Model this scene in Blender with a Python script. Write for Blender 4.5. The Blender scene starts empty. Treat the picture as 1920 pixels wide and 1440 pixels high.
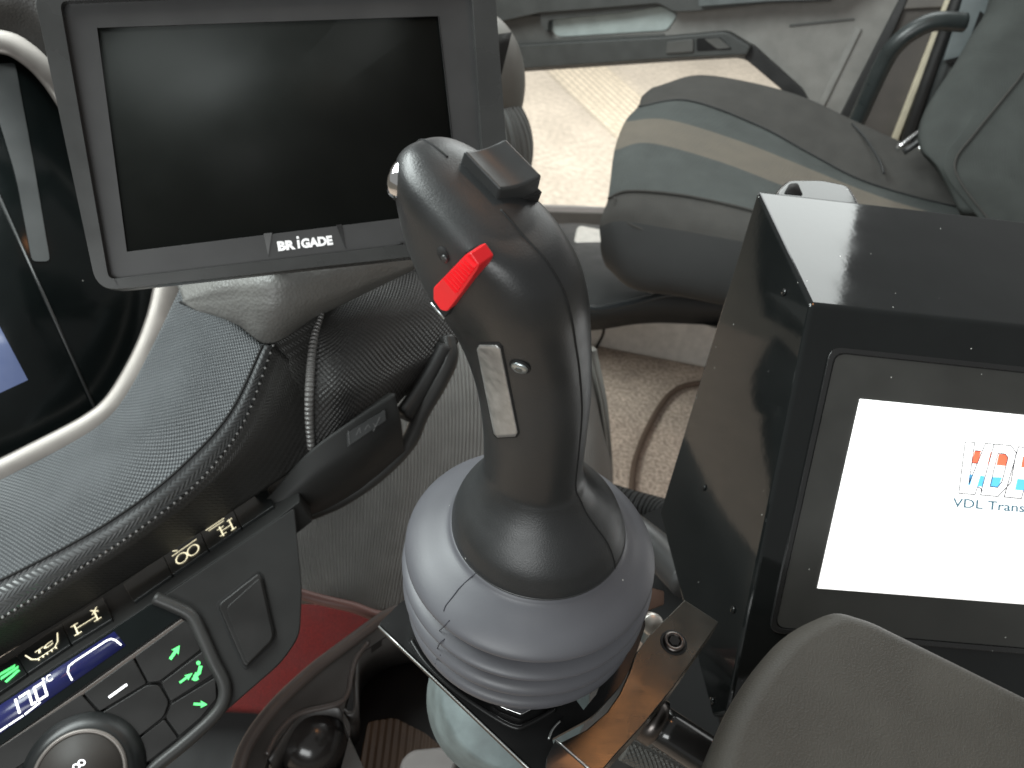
import bpy, bmesh, math, random
from mathutils import Vector, Matrix
from mathutils.bvhtree import BVHTree
from mathutils.geometry import tessellate_polygon
random.seed(7)
S = bpy.context.scene
COL = S.collection
# ------------------------------------------------------------------ camera
FPX = 1442.0
CAM = Vector((0, 0, 0.95))
PITCH, ROLL = math.radians(42), math.radians(8)
Fv = Vector((0, math.cos(PITCH), -math.sin(PITCH)))
U0 = Vector((0, math.sin(PITCH), math.cos(PITCH)))
R0 = Vector((1, 0, 0))
Rv = R0 * math.cos(ROLL) + U0 * math.sin(ROLL)
Uv = U0 * math.cos(ROLL) - R0 * math.sin(ROLL)
cd = bpy.data.cameras.new('camera'); cam = bpy.data.objects.new('camera', cd); COL.objects.link(cam)
rot = Matrix((Rv, Uv, -Fv)).transposed()
cam.matrix_world = Matrix.Translation(CAM) @ rot.to_4x4()
cd.lens = 36 * FPX / 1920; cd.sensor_width = 36; cd.clip_start = 0.01; cd.clip_end = 200
cd.dof.use_dof = True; cd.dof.focus_distance = 0.30; cd.dof.aperture_fstop = 20
S.camera = cam
# ------------------------------------------------------------------ world + lamps
W = bpy.data.worlds.new('World'); S.world = W; W.use_nodes = True
bg = W.node_tree.nodes['Background']; bg.inputs[0].default_value = (0.86, 0.87, 0.86, 1); bg.inputs[1].default_value = 0.23
S.view_settings.view_transform = 'Standard'; S.view_settings.look = 'None'
S.view_settings.exposure = 0.55; S.view_settings.gamma = 1; S.view_settings.use_curve_mapping = False
def lamp(name, loc, target, sx, sy, power, col):
    l = bpy.data.lights.new(name, 'AREA'); l.shape = 'RECTANGLE'; l.size = sx; l.size_y = sy; l.energy = power; l.color = col
    o = bpy.data.objects.new(name, l); COL.objects.link(o); o.location = loc
    d = Vector(target) - Vector(loc); o.rotation_euler = d.to_track_quat('-Z', 'Y').to_euler(); return o
lamp('windscreen_light', (-1.0, 0.62, 1.72), (0.0, 0.35, 0.72), 1.2, 0.75, 29, (0.92, 1.0, 0.985))
lamp('driver_window_light', (-0.3, -1.2, 1.35), (0.4, 1.4, 0.6), 1.0, 0.5, 10, (0.97, 1.0, 1.0))
lamp('passenger_window_light', (0.45, 2.05, 1.66), (0.45, 0.8, 0.5), 1.06, 0.75, 10, (0.95, 1.0, 0.98))
lamp('yard_daylight', (1.0, 4.2, 1.1), (1.0, 4.2, -1.2), 4.5, 3.4, 130, (1.0, 0.97, 0.93))
lamp('warm_cab_lamp', (0.27, 0.66, 1.80), (0.1, 0.25, 0.7), 0.18, 0.12, 0.5, (1.0, 0.42, 0.15))  # unseen warm lamp, placed so the rocker and bar reflect orange
# ------------------------------------------------------------------ helpers
def P(px, py, d):
    return CAM + d * (Fv + Rv * ((px - 960) / FPX) + Uv * ((720 - py) / FPX))
def ray(px, py):
    return (Fv + Rv * ((px - 960) / FPX) + Uv * ((720 - py) / FPX)).normalized()
class Plane:
    def __init__(s, a=None, b=None, c=None, point=None, normal=None):
        if a is not None:
            A, B, C = P(*a), P(*b), P(*c); s.p = A; s.n = (B - A).cross(C - A).normalized()
        else:
            s.p = Vector(point); s.n = Vector(normal).normalized()
        if s.n.dot(CAM - s.p) < 0: s.n = -s.n
        s.u = (Rv - s.n * Rv.dot(s.n)).normalized(); s.v = s.n.cross(s.u)
    def at(s, px, py, off=0.0):
        r = ray(px, py); q = s.p + s.n * off
        return CAM + r * ((q - CAM).dot(s.n) / r.dot(s.n))
    def uv(s, w): return ((w - s.p).dot(s.u), (w - s.p).dot(s.v))
ORG = {}
def mk(name, verts, faces, mat, parent=None, smooth=True, uvs=None, mats=None, fmat=None, bevel=0, segs=3, solid=0, sub=0, angle=40):
    c = Vector((0, 0, 0))
    for v in verts: c += v
    c /= max(1, len(verts))
    me = bpy.data.meshes.new(name); me.from_pydata([v - c for v in verts], [], faces); me.update()
    if uvs:
        ul = me.uv_layers.new(name='UVMap')
        for l in me.loops: ul.data[l.index].uv = uvs[l.vertex_index]
    for m in (mats or [mat]): me.materials.append(m)
    if fmat:
        for p, i in zip(me.polygons, fmat): p.material_index = i
    bm = bmesh.new(); bm.from_mesh(me); bmesh.ops.recalc_face_normals(bm, faces=bm.faces); bm.to_mesh(me); bm.free()
    if smooth:
        for p in me.polygons: p.use_smooth = True
    o = bpy.data.objects.new(name, me); COL.objects.link(o)
    ORG[o.name] = c
    if parent is not None:
        o.parent = parent; o.location = c - ORG[parent.name]
    else: o.location = c
    if solid:
        m = o.modifiers.new('solid', 'SOLIDIFY'); m.thickness = abs(solid); m.offset = -1 if solid > 0 else 1
    if bevel:
        m = o.modifiers.new('bevel', 'BEVEL'); m.width = bevel; m.segments = segs; m.limit_method = 'ANGLE'; m.angle_limit = math.radians(angle)
        m.harden_normals = False
        w = o.modifiers.new('wn', 'WEIGHTED_NORMAL'); w.keep_sharp = True
    return o
def thing(name, label, cat, loc, group=None):
    o = bpy.data.objects.new(name, None); COL.objects.link(o); o.location = loc; o.empty_display_size = 0.02
    ORG[o.name] = Vector(loc); o['label'] = label; o['category'] = cat
    if group: o['group'] = group
    return o
def tag(o, label=None, cat=None, kind=None, group=None):
    if label: o['label'] = label
    if cat: o['category'] = cat
    if kind: o['kind'] = kind
    if group: o['group'] = group
    return o
def rnd(poly, r, n=5):
    out = []
    N = len(poly)
    for i in range(N):
        a, b, c = Vector(poly[i - 1][:2]), Vector(poly[i][:2]), Vector(poly[(i + 1) % N][:2])
        rr = r[i] if isinstance(r, (list, tuple)) else r
        if rr <= 0: out.append(tuple(b)); continue
        e1, e2 = (a - b), (c - b)
        k = min(rr, e1.length * .48, e2.length * .48)
        p0, p2 = b + e1.normalized() * k, b + e2.normalized() * k
        for j in range(n + 1):
            t = j / n; q = p0 * (1 - t) ** 2 + b * 2 * t * (1 - t) + p2 * t * t
            out.append((q.x, q.y))
    return out
def prism(name, loops, pl, off, thick, mat, parent=None, bevel=0, segs=3, smooth=True, world=False):
    if not isinstance(loops[0], list): loops = [loops]
    W3 = [[(Vector(p) if world else pl.at(p[0], p[1], off)) for p in lp] for lp in loops]
    flat = [[Vector((*pl.uv(p), 0)) for p in lp] for lp in W3]
    front = [p for lp in W3 for p in lp]; N = len(front)
    verts = front + [p - pl.n * thick for p in front]
    if len(loops) == 1:
        faces = [tuple(range(N)), tuple(range(2 * N - 1, N - 1, -1))]
    else:
        tris = tessellate_polygon(flat)
        faces = [tuple(t) for t in tris] + [tuple(i + N for i in reversed(t)) for t in tris]
    k = 0
    for lp in W3:
        n = len(lp)
        for i in range(n):
            a, b = k + i, k + (i + 1) % n; faces.append((a, b, b + N, a + N))
        k += n
    uvs = [pl.uv(v) for v in verts]
    if len(loops) > 1: smooth = False
    return mk(name, verts, faces, mat, parent, smooth, uvs, bevel=bevel, segs=segs)
def cat(pts, n, closed=False):
    pts = [Vector(p) for p in pts]; M = len(pts); out = []
    if M == 2:
        return [pts[0].lerp(pts[1], i / (n - 1)) for i in range(n)]
    segs = M if closed else M - 1
    for k in range(n):
        t = k / (n if closed else n - 1) * segs; i = min(int(t), segs - 1); f = t - i
        if closed: p0, p1, p2, p3 = pts[i - 1], pts[i], pts[(i + 1) % M], pts[(i + 2) % M]
        else:
            p1, p2 = pts[i], pts[i + 1]
            p0 = pts[i - 1] if i > 0 else p1 * 2 - p2
            p3 = pts[i + 2] if i + 2 < M else p2 * 2 - p1
        out.append(0.5 * ((2 * p1) + (p2 - p0) * f + (2 * p0 - 5 * p1 + 4 * p2 - p3) * f * f + (3 * p1 - p0 - 3 * p2 + p3) * f ** 3))
    return out
def wp(p): return p if isinstance(p, Vector) else P(*p)
def loft(name, rows, mat, parent=None, nu=40, nv=24, solid=0, closed=False, mats=None, bands=None, linear_v=False, cap=False, bevel=0):
    R = [cat([wp(p) for p in r], nu) for r in rows]
    grid = []
    for j in range(nu):
        col = [r[j] for r in R]
        if linear_v and not closed:
            out = []
            for k in range(nv):
                t = k / (nv - 1) * (len(col) - 1); i = min(int(t), len(col) - 2); out.append(col[i].lerp(col[i + 1], t - i))
            grid.append(out)
        else: grid.append(cat(col, nv, closed))
    verts, uvs = [], []
    L = [0]
    for j in range(1, nu): L.append(L[-1] + (grid[j][nv // 2] - grid[j - 1][nv // 2]).length)
    for j in range(nu):
        s = 0
        for k in range(nv):
            if k: s += (grid[j][k] - grid[j][k - 1]).length
            verts.append(grid[j][k]); uvs.append((L[j], s))
    faces, fm = [], []
    segs = len(rows) if closed else len(rows) - 1
    for j in range(nu - 1):
        for k in range(nv if closed else nv - 1):
            k2 = (k + 1) % nv
            faces.append((j * nv + k, (j + 1) * nv + k, (j + 1) * nv + k2, j * nv + k2))
            if bands: fm.append(bands[min(int((k + .5) / (nv if closed else nv - 1) * segs), len(bands) - 1)])
    if closed and cap:
        faces.append(tuple(range(nv))); faces.append(tuple((nu - 1) * nv + k for k in range(nv)))
        if bands: fm += [bands[-1]] * 2
    o = mk(name, verts, faces, mat, parent, True, uvs, mats=mats, fmat=fm if bands else None)
    if solid:   # thickness away from the camera
        me = o.data
        n = Vector((0, 0, 0))
        for p in me.polygons: n += p.normal * p.area
        c = ORG[o.name]
        toward = n.dot(CAM - c) > 0
        m = o.modifiers.new('solid', 'SOLIDIFY'); m.thickness = solid; m.offset = -1 if toward else 1
        m.use_even_offset = False
    return o
def tube(name, pts, r, mat, parent=None, n=60, m=14, flat=1.0, up=None, smooth=True, cyc=False):
    pts = [wp(p) for p in pts]
    path = cat(pts, n, cyc) if len(pts) > 2 else [pts[0].lerp(pts[1], i / (n - 1)) for i in range(n)]
    rs = r if isinstance(r, list) else None
    verts, faces, uvs = [], [], []
    t0 = (path[1] - path[0]).normalized()
    ref = Vector(up) if up else (Vector((0, 0, 1)) if abs(t0.z) < .9 else Vector((1, 0, 0)))
    L = 0
    for i, p in enumerate(path):
        if cyc: t = (path[(i + 1) % n] - path[i - 1]).normalized()
        else: t = (path[min(i + 1, n - 1)] - path[max(i - 1, 0)]).normalized()
        if not up: ref = (ref - t * ref.dot(t)).normalized(); a = ref
        else: a = (ref - t * ref.dot(t)).normalized()
        b = t.cross(a)
        rr = r
        if rs:
            q = i / (n - 1) * (len(rs) - 1); k = min(int(q), len(rs) - 2); rr = rs[k] * (1 - q + k) + rs[k + 1] * (q - k)
        if i: L += (p - path[i - 1]).length
        for j in range(m):
            th = 2 * math.pi * j / m
            verts.append(p + a * math.cos(th) * rr * flat + b * math.sin(th) * rr); uvs.append((L, j / m * 2 * math.pi * rr))
    for i in range(n if cyc else n - 1):
        for j in range(m):
            i2 = (i + 1) % n
            faces.append((i * m + j, i * m + (j + 1) % m, i2 * m + (j + 1) % m, i2 * m + j))
    if not cyc: faces.append(tuple(range(m))); faces.append(tuple((n - 1) * m + j for j in range(m)))
    return mk(name, verts, faces, mat, parent, smooth, uvs)
def frame_of(ax):
    ax = Vector(ax).normalized(); x = (Rv - ax * Rv.dot(ax)).normalized(); return x, ax.cross(x), ax
def lathe(name, c, ax, prof, mat, parent=None, n=48, smooth=True, wob=None, bevel=0):
    x, y, z = frame_of(ax); verts, faces, uvs = [], [], []
    m = len(prof); L = 0
    for j, (r, h) in enumerate(prof):
        if j: L += math.hypot(r - prof[j - 1][0], h - prof[j - 1][1])
        for i in range(n):
            a = 2 * math.pi * i / n
            verts.append(c + z * h + (x * math.cos(a) + y * math.sin(a)) * max(r, 1e-5)); uvs.append((a * .03, L))
    for j in range(m - 1):
        for i in range(n):
            faces.append((j * n + i, j * n + (i + 1) % n, (j + 1) * n + (i + 1) % n, (j + 1) * n + i))
    faces.append(tuple(range(n))); faces.append(tuple((m - 1) * n + i for i in range(n)))
    return mk(name, verts, faces, mat, parent, smooth, uvs, bevel=bevel)
def hexagon(name, c, ax, r, h, mat, parent):
    return lathe(name, c, ax, [(r, 0), (r, h)], mat, parent, n=6, smooth=False)
def text(name, s, pl, a, b, hpx, off, mat, parent, bold=0.0, shear=0.0, thick=0.0002):
    cu = bpy.data.curves.new(name, 'FONT'); cu.body = s; cu.size = 1; cu.offset = bold; cu.resolution_u = 4
    tmp = bpy.data.objects.new('tmp', cu); COL.objects.link(tmp)
    dg = bpy.context.evaluated_depsgraph_get(); me = bpy.data.meshes.new_from_object(tmp.evaluated_get(dg))
    bpy.data.objects.remove(tmp)
    xs = [v.co.x for v in me.vertices]; ys = [v.co.y for v in me.vertices]
    x0, x1, y0, y1 = min(xs), max(xs), min(ys), max(ys)
    A, B = pl.at(*a, off), pl.at(*b, off); ex = (B - A).normalized(); ey = pl.n.cross(ex)
    mid = ((a[0] + b[0]) / 2, (a[1] + b[1]) / 2)
    H = hpx * (pl.at(*mid, off) - CAM).dot(Fv) / FPX; Wd = (B - A).length
    vs = [A + ex * ((v.co.x - x0) / (x1 - x0) * Wd + shear * (v.co.y - y0) / (y1 - y0) * H) + ey * ((v.co.y - y0) / (y1 - y0) * H) for v in me.vertices]
    fs = [tuple(p.vertices) for p in me.polygons]
    return mk(name, vs, fs, mat, parent, False)
def strokes(name, lines, pl, off, wpx, mat, parent):
    """flat strokes as one mesh, lines are lists of pixels"""
    verts, faces = [], []
    for ln in lines:
        pts = [pl.at(*p, off) for p in ln]
        for i in range(len(pts) - 1):
            a, b = pts[i], pts[i + 1]; t = (b - a).normalized(); sd = pl.n.cross(t)
            hw = wpx * .5 * (a - CAM).dot(Fv) / FPX
            k = len(verts)
            e = t * hw * .5
            up = pl.n * 0.00003 * len(faces)*0.02
            verts += [a - e + sd * hw + up, b + e + sd * hw + up, b + e - sd * hw + up, a - e - sd * hw + up]
            faces.append((k, k + 1, k + 2, k + 3))
    return mk(name, verts, faces, mat, parent, False)
# ------------------------------------------------------------------ materials
def M(name, col, rough=.5, metal=0, kind=None, scale=1, strength=.2, dist=.001, coat=0, emis=None, var=.12, dust=0, spec=.5, vscale=30, aniso=0, sheen=0, col2=None, rvar=.08, amp2=0):
    m = bpy.data.materials.new(name); m.use_nodes = True; nt = m.node_tree; N = nt.nodes; L = nt.links
    b = N['Principled BSDF']; b.inputs['Metallic'].default_value = metal; b.inputs['Specular IOR Level'].default_value = spec
    b.inputs['Coat Weight'].default_value = coat; b.inputs['Coat Roughness'].default_value = .06
    if aniso: b.inputs['Anisotropic'].default_value = aniso
    if sheen: b.inputs['Sheen Weight'].default_value = sheen; b.inputs['Sheen Roughness'].default_value = .5
    tc = N.new('ShaderNodeTexCoord')
    n1 = N.new('ShaderNodeTexNoise'); n1.inputs['Scale'].default_value = vscale; n1.inputs['Detail'].default_value = 6
    L.new(tc.outputs['Object'], n1.inputs['Vector'])
    mr = N.new('ShaderNodeMapRange'); mr.inputs['From Min'].default_value = .3; mr.inputs['From Max'].default_value = .7
    mr.inputs['To Min'].default_value = 1 - var; mr.inputs['To Max'].default_value = 1 + var
    L.new(n1.outputs['Fac'], mr.inputs['Value'])
    if kind == 'brick':
        br = N.new('ShaderNodeTexBrick'); br.inputs['Scale'].default_value = scale
        br.inputs['Color1'].default_value = (*col, 1); br.inputs['Color2'].default_value = (*(col2 or [c * .85 for c in col]), 1); br.inputs['Mortar'].default_value = (*[c * .5 for c in col], 1)
        br.inputs['Mortar Size'].default_value = .03
        L.new(tc.outputs['UV'], br.inputs['Vector']); src = br.outputs['Color']
    elif kind in ('carpet', 'gravel'):
        n3 = N.new('ShaderNodeTexNoise'); n3.inputs['Scale'].default_value = scale; n3.inputs['Detail'].default_value = 3
        L.new(tc.outputs['Object'], n3.inputs['Vector'])
        cr = N.new('ShaderNodeValToRGB'); cr.color_ramp.elements[0].position = .35; cr.color_ramp.elements[1].position = .65
        cr.color_ramp.elements[0].color = (*[c * (.82 if kind == 'gravel' else .7) for c in col], 1); cr.color_ramp.elements[1].color = (*(col2 or [c * 1.3 for c in col]), 1)
        L.new(n3.outputs['Fac'], cr.inputs['Fac']); src = cr.outputs['Color']
    else:
        rgb = N.new('ShaderNodeRGB'); rgb.outputs[0].default_value = (*col, 1); src = rgb.outputs[0]
    vm = N.new('ShaderNodeVectorMath'); vm.operation = 'SCALE'; L.new(src, vm.inputs[0]); L.new(mr.outputs[0], vm.inputs['Scale'])
    out = vm.outputs[0]
    if dust:
        vo = N.new('ShaderNodeTexVoronoi'); vo.inputs['Scale'].default_value = 190; L.new(tc.outputs['Object'], vo.inputs['Vector'])
        lt = N.new('ShaderNodeMath'); lt.operation = 'LESS_THAN'; L.new(vo.outputs['Distance'], lt.inputs[0]); lt.inputs[1].default_value = .07
        sp = N.new('ShaderNodeSeparateColor'); L.new(vo.outputs['Color'], sp.inputs[0])
        gt = N.new('ShaderNodeMath'); gt.operation = 'GREATER_THAN'; L.new(sp.outputs[0], gt.inputs[0]); gt.inputs[1].default_value = 1 - dust
        mu = N.new('ShaderNodeMath'); mu.operation = 'MULTIPLY'; L.new(lt.outputs[0], mu.inputs[0]); L.new(gt.outputs[0], mu.inputs[1])
        mx = N.new('ShaderNodeMix'); mx.data_type = 'RGBA'; L.new(mu.outputs[0], mx.inputs[0]); L.new(out, mx.inputs[6]); mx.inputs[7].default_value = (.55, .55, .52, 1)
        out = mx.outputs[2]
    L.new(out, b.inputs['Base Color'])
    r2 = N.new('ShaderNodeMapRange'); r2.inputs['From Min'].default_value = .3; r2.inputs['From Max'].default_value = .7
    r2.inputs['To Min'].default_value = max(0.02, rough - rvar); r2.inputs['To Max'].default_value = rough + rvar
    L.new(n1.outputs['Fac'], r2.inputs['Value']); L.new(r2.outputs[0], b.inputs['Roughness'])
    h = None
    def math_(op, *a):
        nd = N.new('ShaderNodeMath'); nd.operation = op
        for i, v in enumerate(a):
            if isinstance(v, (int, float)): nd.inputs[i].default_value = v
            else: L.new(v, nd.inputs[i])
        return nd.outputs[0]
    if kind in ('grain', 'carpet', 'gravel', 'leather'):
        if kind == 'leather':
            n2 = N.new('ShaderNodeTexVoronoi'); n2.inputs['Scale'].default_value = scale; L.new(tc.outputs['Object'], n2.inputs['Vector']); h = n2.outputs['Distance']
        else:
            n2 = N.new('ShaderNodeTexNoise'); n2.inputs['Scale'].default_value = scale; n2.inputs['Detail'].default_value = 3
            L.new(tc.outputs['Object'], n2.inputs['Vector']); h = n2.outputs['Fac']
    elif kind in ('weave', 'ribs', 'wavy', 'fabric', 'brushed', 'brick'):
        sx = N.new('ShaderNodeSeparateXYZ'); L.new(tc.outputs['UV'], sx.inputs[0]); u, v = sx.outputs[0], sx.outputs[1]
        k = 2 * math.pi / scale
        if kind == 'weave':
            h = math_('MULTIPLY', math_('SINE', math_('MULTIPLY', u, k)), math_('SINE', math_('MULTIPLY', v, k)))
        elif kind == 'fabric':
            h = math_('ADD', math_('MULTIPLY', math_('SINE', math_('MULTIPLY', u, k)), .5), math_('SINE', math_('MULTIPLY', v, k)))
        elif kind == 'ribs':
            h = math_('SINE', math_('MULTIPLY', u, k))
        elif kind == 'wavy':
            z = math_('MULTIPLY', math_('PINGPONG', v, scale * 1.1), 1.1)
            h = math_('SINE', math_('MULTIPLY', math_('ADD', u, z), k))
        elif kind == 'brushed':
            mp = N.new('ShaderNodeMapping'); mp.inputs['Scale'].default_value = (40, 4000, 1); L.new(tc.outputs['UV'], mp.inputs[0])
            n2 = N.new('ShaderNodeTexNoise'); n2.inputs['Scale'].default_value = 1; L.new(mp.outputs[0], n2.inputs['Vector']); h = n2.outputs['Fac']
        elif kind == 'brick': h = br.outputs['Fac']
    if h is not None:
        bp = N.new('ShaderNodeBump'); bp.inputs['Strength'].default_value = strength; bp.inputs['Distance'].default_value = dist
        L.new(h, bp.inputs['Height']); L.new(bp.outputs[0], b.inputs['Normal'])
    if emis:
        b.inputs['Emission Color'].default_value = (*emis[0], 1); b.inputs['Emission Strength'].default_value = emis[1]
    return m
grip_m = M('grip_plastic', (.018, .019, .0195), .40, spec=.6, kind='grain', scale=1500, strength=.22, dist=.0003, dust=.02, var=.14, rvar=.12)
satin = M('satin_plastic', (.026, .027, .027), .40, spec=.6, kind='grain', scale=1200, strength=.05, dist=.0002)
boot_m = M('bellows_rubber', (.086, .087, .097), .46, kind='grain', scale=900, strength=.08, dist=.0003, var=.1, dust=.03, vscale=22)
gloss = M('gloss_black_paint', (.007, .008, .008), .07, coat=.2, spec=.32, kind='grain', scale=220, strength=.035, dist=.0006, dust=.05, rvar=.03)
gloss2 = M('semi_gloss_black', (.012, .012, .012), .25, coat=.3, kind='grain', scale=300, strength=.04, dist=.0005, dust=.08)
seam_m = M('seam_shadow_gap', (.004, .004, .004), .8)
red_m = M('red_plastic', (.75, .012, .018), .32, kind='grain', scale=900, strength=.03, dist=.0002)
chrome = M('chrome', (.8, .8, .8), .08, metal=1, rvar=.03)
steel = M('zinc_steel', (.50, .55, .56), .35, metal=1, kind='grain', scale=500, strength=.05)
tape_m = M('brushed_label', (.40, .40, .39), .42, metal=.7, kind='grain', scale=700, strength=.12, dist=.0003, var=.2, vscale=250)
bar_m = M('blackened_steel', (.085, .083, .074), .24, metal=1, kind='brushed', strength=.12, dist=.0002, aniso=.6, var=.15)
boltm = M('black_oxide_bolt', (.10, .09, .085), .30, metal=1)
mon_m = M('monitor_housing_plastic', (.040, .041, .040), .30, kind='grain', scale=1500, strength=.10, dist=.0002)
bez_m = M('monitor_bezel_plastic', (.042, .042, .042), .42, kind='grain', scale=1500, strength=.10, dist=.0002)
scr_m = M('matte_display_glass', (.011, .012, .011), .5, spec=.05, kind='grain', scale=3000, strength=.08, dist=.0001, dust=.015)
glass_m = M('cluster_glass', (.005, .007, .007), .18, spec=.25, rvar=.03, dust=.015)
white_t = M('white_print', (.85, .85, .85), .5, emis=((1, 1, 1), .15))
lcdw = M('lit_white_symbol', (.9, .9, .9), .5, emis=((.95, .95, 1), .95))
lcdy = M('lit_cream_symbol', (.8, .75, .55), .5, emis=((1.0, .90, .60), .72))
lcdg = M('lit_green_symbol', (.1, .7, .2), .5, emis=((.12, .95, .22), .62))
navy = M('lcd_navy', (.01, .012, .06), .2, emis=((.012, .016, .10), .22))
bluel = M('cluster_lit_blue', (.06, .08, .14), .2, emis=((.10, .13, .24), .6))
weave_m = M('woven_dash_panel', (.088, .095, .100), .40, kind='weave', scale=.0030, strength=.7, dist=.0007)
wavy_m = M('zigzag_moulded_edge', (.105, .110, .112), .34, kind='wavy', scale=.0042, strength=.5, dist=.0008)
darkw = M('dark_zigzag_dash', (.026, .025, .023), .5, kind='wavy', scale=.0030, strength=.35, dist=.0007)
darkl = M('dark_dimpled_lid', (.026, .025, .024), .42, kind='weave', scale=.0046, strength=.7, dist=.0009)
leath = M('soft_grey_leatherette', (.150, .148, .140), .48, kind='leather', scale=420, strength=.5, dist=.0008)
hood = M('speckled_hood', (.07, .07, .068), .6, kind='leather', scale=600, strength=.6, dist=.001)
silver = M('satin_silver_trim', (.19, .172, .158), .40, metal=.5)
dashp = M('dark_dash_plastic', (.016, .016, .0155), .55, spec=.25, kind='grain', scale=900, strength=.2, dist=.0004)
dashg = M('charcoal_dash_plastic', (.030, .030, .029), .42, spec=.4, kind='grain', scale=900, strength=.2, dist=.0004)
swm = M('switch_black', (.008, .009, .009), .35)
btn_m = M('button_plastic', (.015, .0145, .014), .40, spec=.3, kind='grain', scale=900, strength=.1, dist=.0003)
rib_m = M('ribbed_grey_panel', (.20, .193, .182), .5, kind='ribs', scale=.0045, strength=1.0, dist=.0014)
cyl_m = M('grey_dash_end', (.17, .165, .15), .5, kind='grain', scale=700, strength=.15)
redc = M('red_carpet', (.10, .006, .005), .95, kind='carpet', scale=700, strength=.8, dist=.002)
tray_m = M('tray_plastic', (.030, .027, .025), .40, kind='grain', scale=900, strength=.15)
mat_m = M('ribbed_brown_mat', (.055, .030, .016), .6, kind='ribs', scale=.006, strength=.6, dist=.001)
cup_m = M('pale_frosted_plastic', (.14, .170, .170), .65, kind='grain', scale=160, strength=.25, dist=.001, var=.28, vscale=60)
arm_m = M('armrest_vinyl', (.044, .040, .034), .52, spec=.3, kind='leather', scale=1100, strength=.30, dist=.0004)
braid = M('braided_sleeve', (.12, .12, .11), .4, kind='weave', scale=.0032, strength=1, dist=.0012)
seat_g = M('seat_grey_fabric', (.066, .064, .060), .9, spec=.15, kind='fabric', scale=.004, strength=.16, dist=.001)
seat_b = M('seat_bluegrey_fabric', (.076, .083, .080), .8, spec=.15, kind='fabric', scale=.005, strength=.25, dist=.001)
seat_s = M('seat_beige_stripe', (.128, .112, .090), .8, kind='fabric', scale=.005, strength=.2, dist=.001)
seat_d = M('seat_dark_vinyl', (.017, .018, .018), .6, kind='grain', scale=500, strength=.2)
seat_k = M('seat_back_fabric', (.054, .059, .056), .9, spec=.15, kind='fabric', scale=.004, strength=.16, dist=.001)
door_m = M('door_grey_plastic', (.25, .243, .228), .7, spec=.3, kind='grain', scale=300, strength=.1)
door_d = M('door_dark_plastic', (.055, .058, .056), .5, kind='grain', scale=300, strength=.1)
door_l = M('door_pull_lining', (.36, .41, .40), .6)
pill_d = M('pillar_dark_rubber', (.020, .020, .020), .45)
pill_g = M('pillar_brown_trim', (.085, .075, .068), .6)
cream = M('cream_edge_strip', (.62, .56, .42), .5)
floor_m = M('tan_carpet', (.48, .375, .30), .95, kind='carpet', scale=160, strength=.9, dist=.004, col2=(.60, .48, .39))
riser_m = M('beige_mottled_trim', (.60, .565, .52), .8, kind='grain', scale=120, strength=.1, vscale=70, var=.10)
ground_m = M('yard_gravel', (.52, .47, .39), .9, kind='gravel', scale=26, strength=.5, dist=.01, col2=(.60, .54, .45), vscale=3)
brick_m = M('paving_bricks', (.74, .66, .52), .85, kind='brick', scale=5.0, strength=.5, dist=.01)
darkfl = M('dark_underfloor', (.02, .02, .02), .8)
# screen face
scrw = M('lit_white_screen', (.9, .9, .9), .3, emis=((1, 1, .985), .85))
lg_red = M('logo_orange_red', (.8, .15, .08), .4, emis=((1.0, .16, .08), .62))
lg_blue = M('logo_blue', (.1, .4, .7), .4, emis=((.10, .48, .88), .72))
lg_line = M('logo_outline', (.06, .06, .07), .4)
lg_text = M('logo_text_blue', (.05, .12, .16), .4, emis=((.10, .22, .28), .35))
lg_w = M('logo_white', (.9, .9, .9), .3, emis=((1, 1, 1), 1.0))
UP = Vector((0, 0, 1))
# ------------------------------------------------------------------ setting
FLZ = P(1200, 800, 1.42).z
GZ = -1.15
def hplane(z): return Plane(point=(0, 1, z), normal=UP)
gp = hplane(GZ)
def sheet(name, pts, mat, uvs=True):
    return mk(name, [Vector(p) for p in pts], [tuple(range(len(pts)))], mat, None, False, [(p[0], p[1]) for p in pts] if uvs else None)
g = sheet('ground', [(-60, -20, GZ), (60, -20, GZ), (60, 100, GZ), (-60, 100, GZ)], ground_m); tag(g, kind='structure')
a1, a2, a3, a4 = [gp.at(*q) for q in ((1010, 120), (1120, 112), (1262, 232), (1232, 262))]
dirv = (a3 - a2); 
pv = sheet('pavement', [q + Vector((0, 0, .004)) for q in (a1 - (a3 - a2) * 1.5, a2 - (a3 - a2) * 1.5, a3 + (a3 - a2) * 4, a1 + (a3 - a2) * 5)], brick_m); tag(pv, kind='structure')
uvl = pv.data.uv_layers[0]; ex = dirv.normalized(); ey = UP.cross(ex)
for l in pv.data.loops:
    w = pv.data.vertices[l.vertex_index].co; uvl.data[l.index].uv = (w.dot(ex), w.dot(ey))
fl = mk('floor', [Vector((x, y, z)) for z in (FLZ, FLZ - .05) for x, y in ((-1.5, -1), (1.6, -1), (1.6, 1.62), (-1.5, 1.62))],
        [(0, 1, 2, 3), (7, 6, 5, 4), (0, 1, 5, 4), (1, 2, 6, 5), (2, 3, 7, 6), (3, 0, 4, 7)], floor_m, None, False)
tag(fl, kind='structure')
fp = hplane(FLZ)
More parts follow.
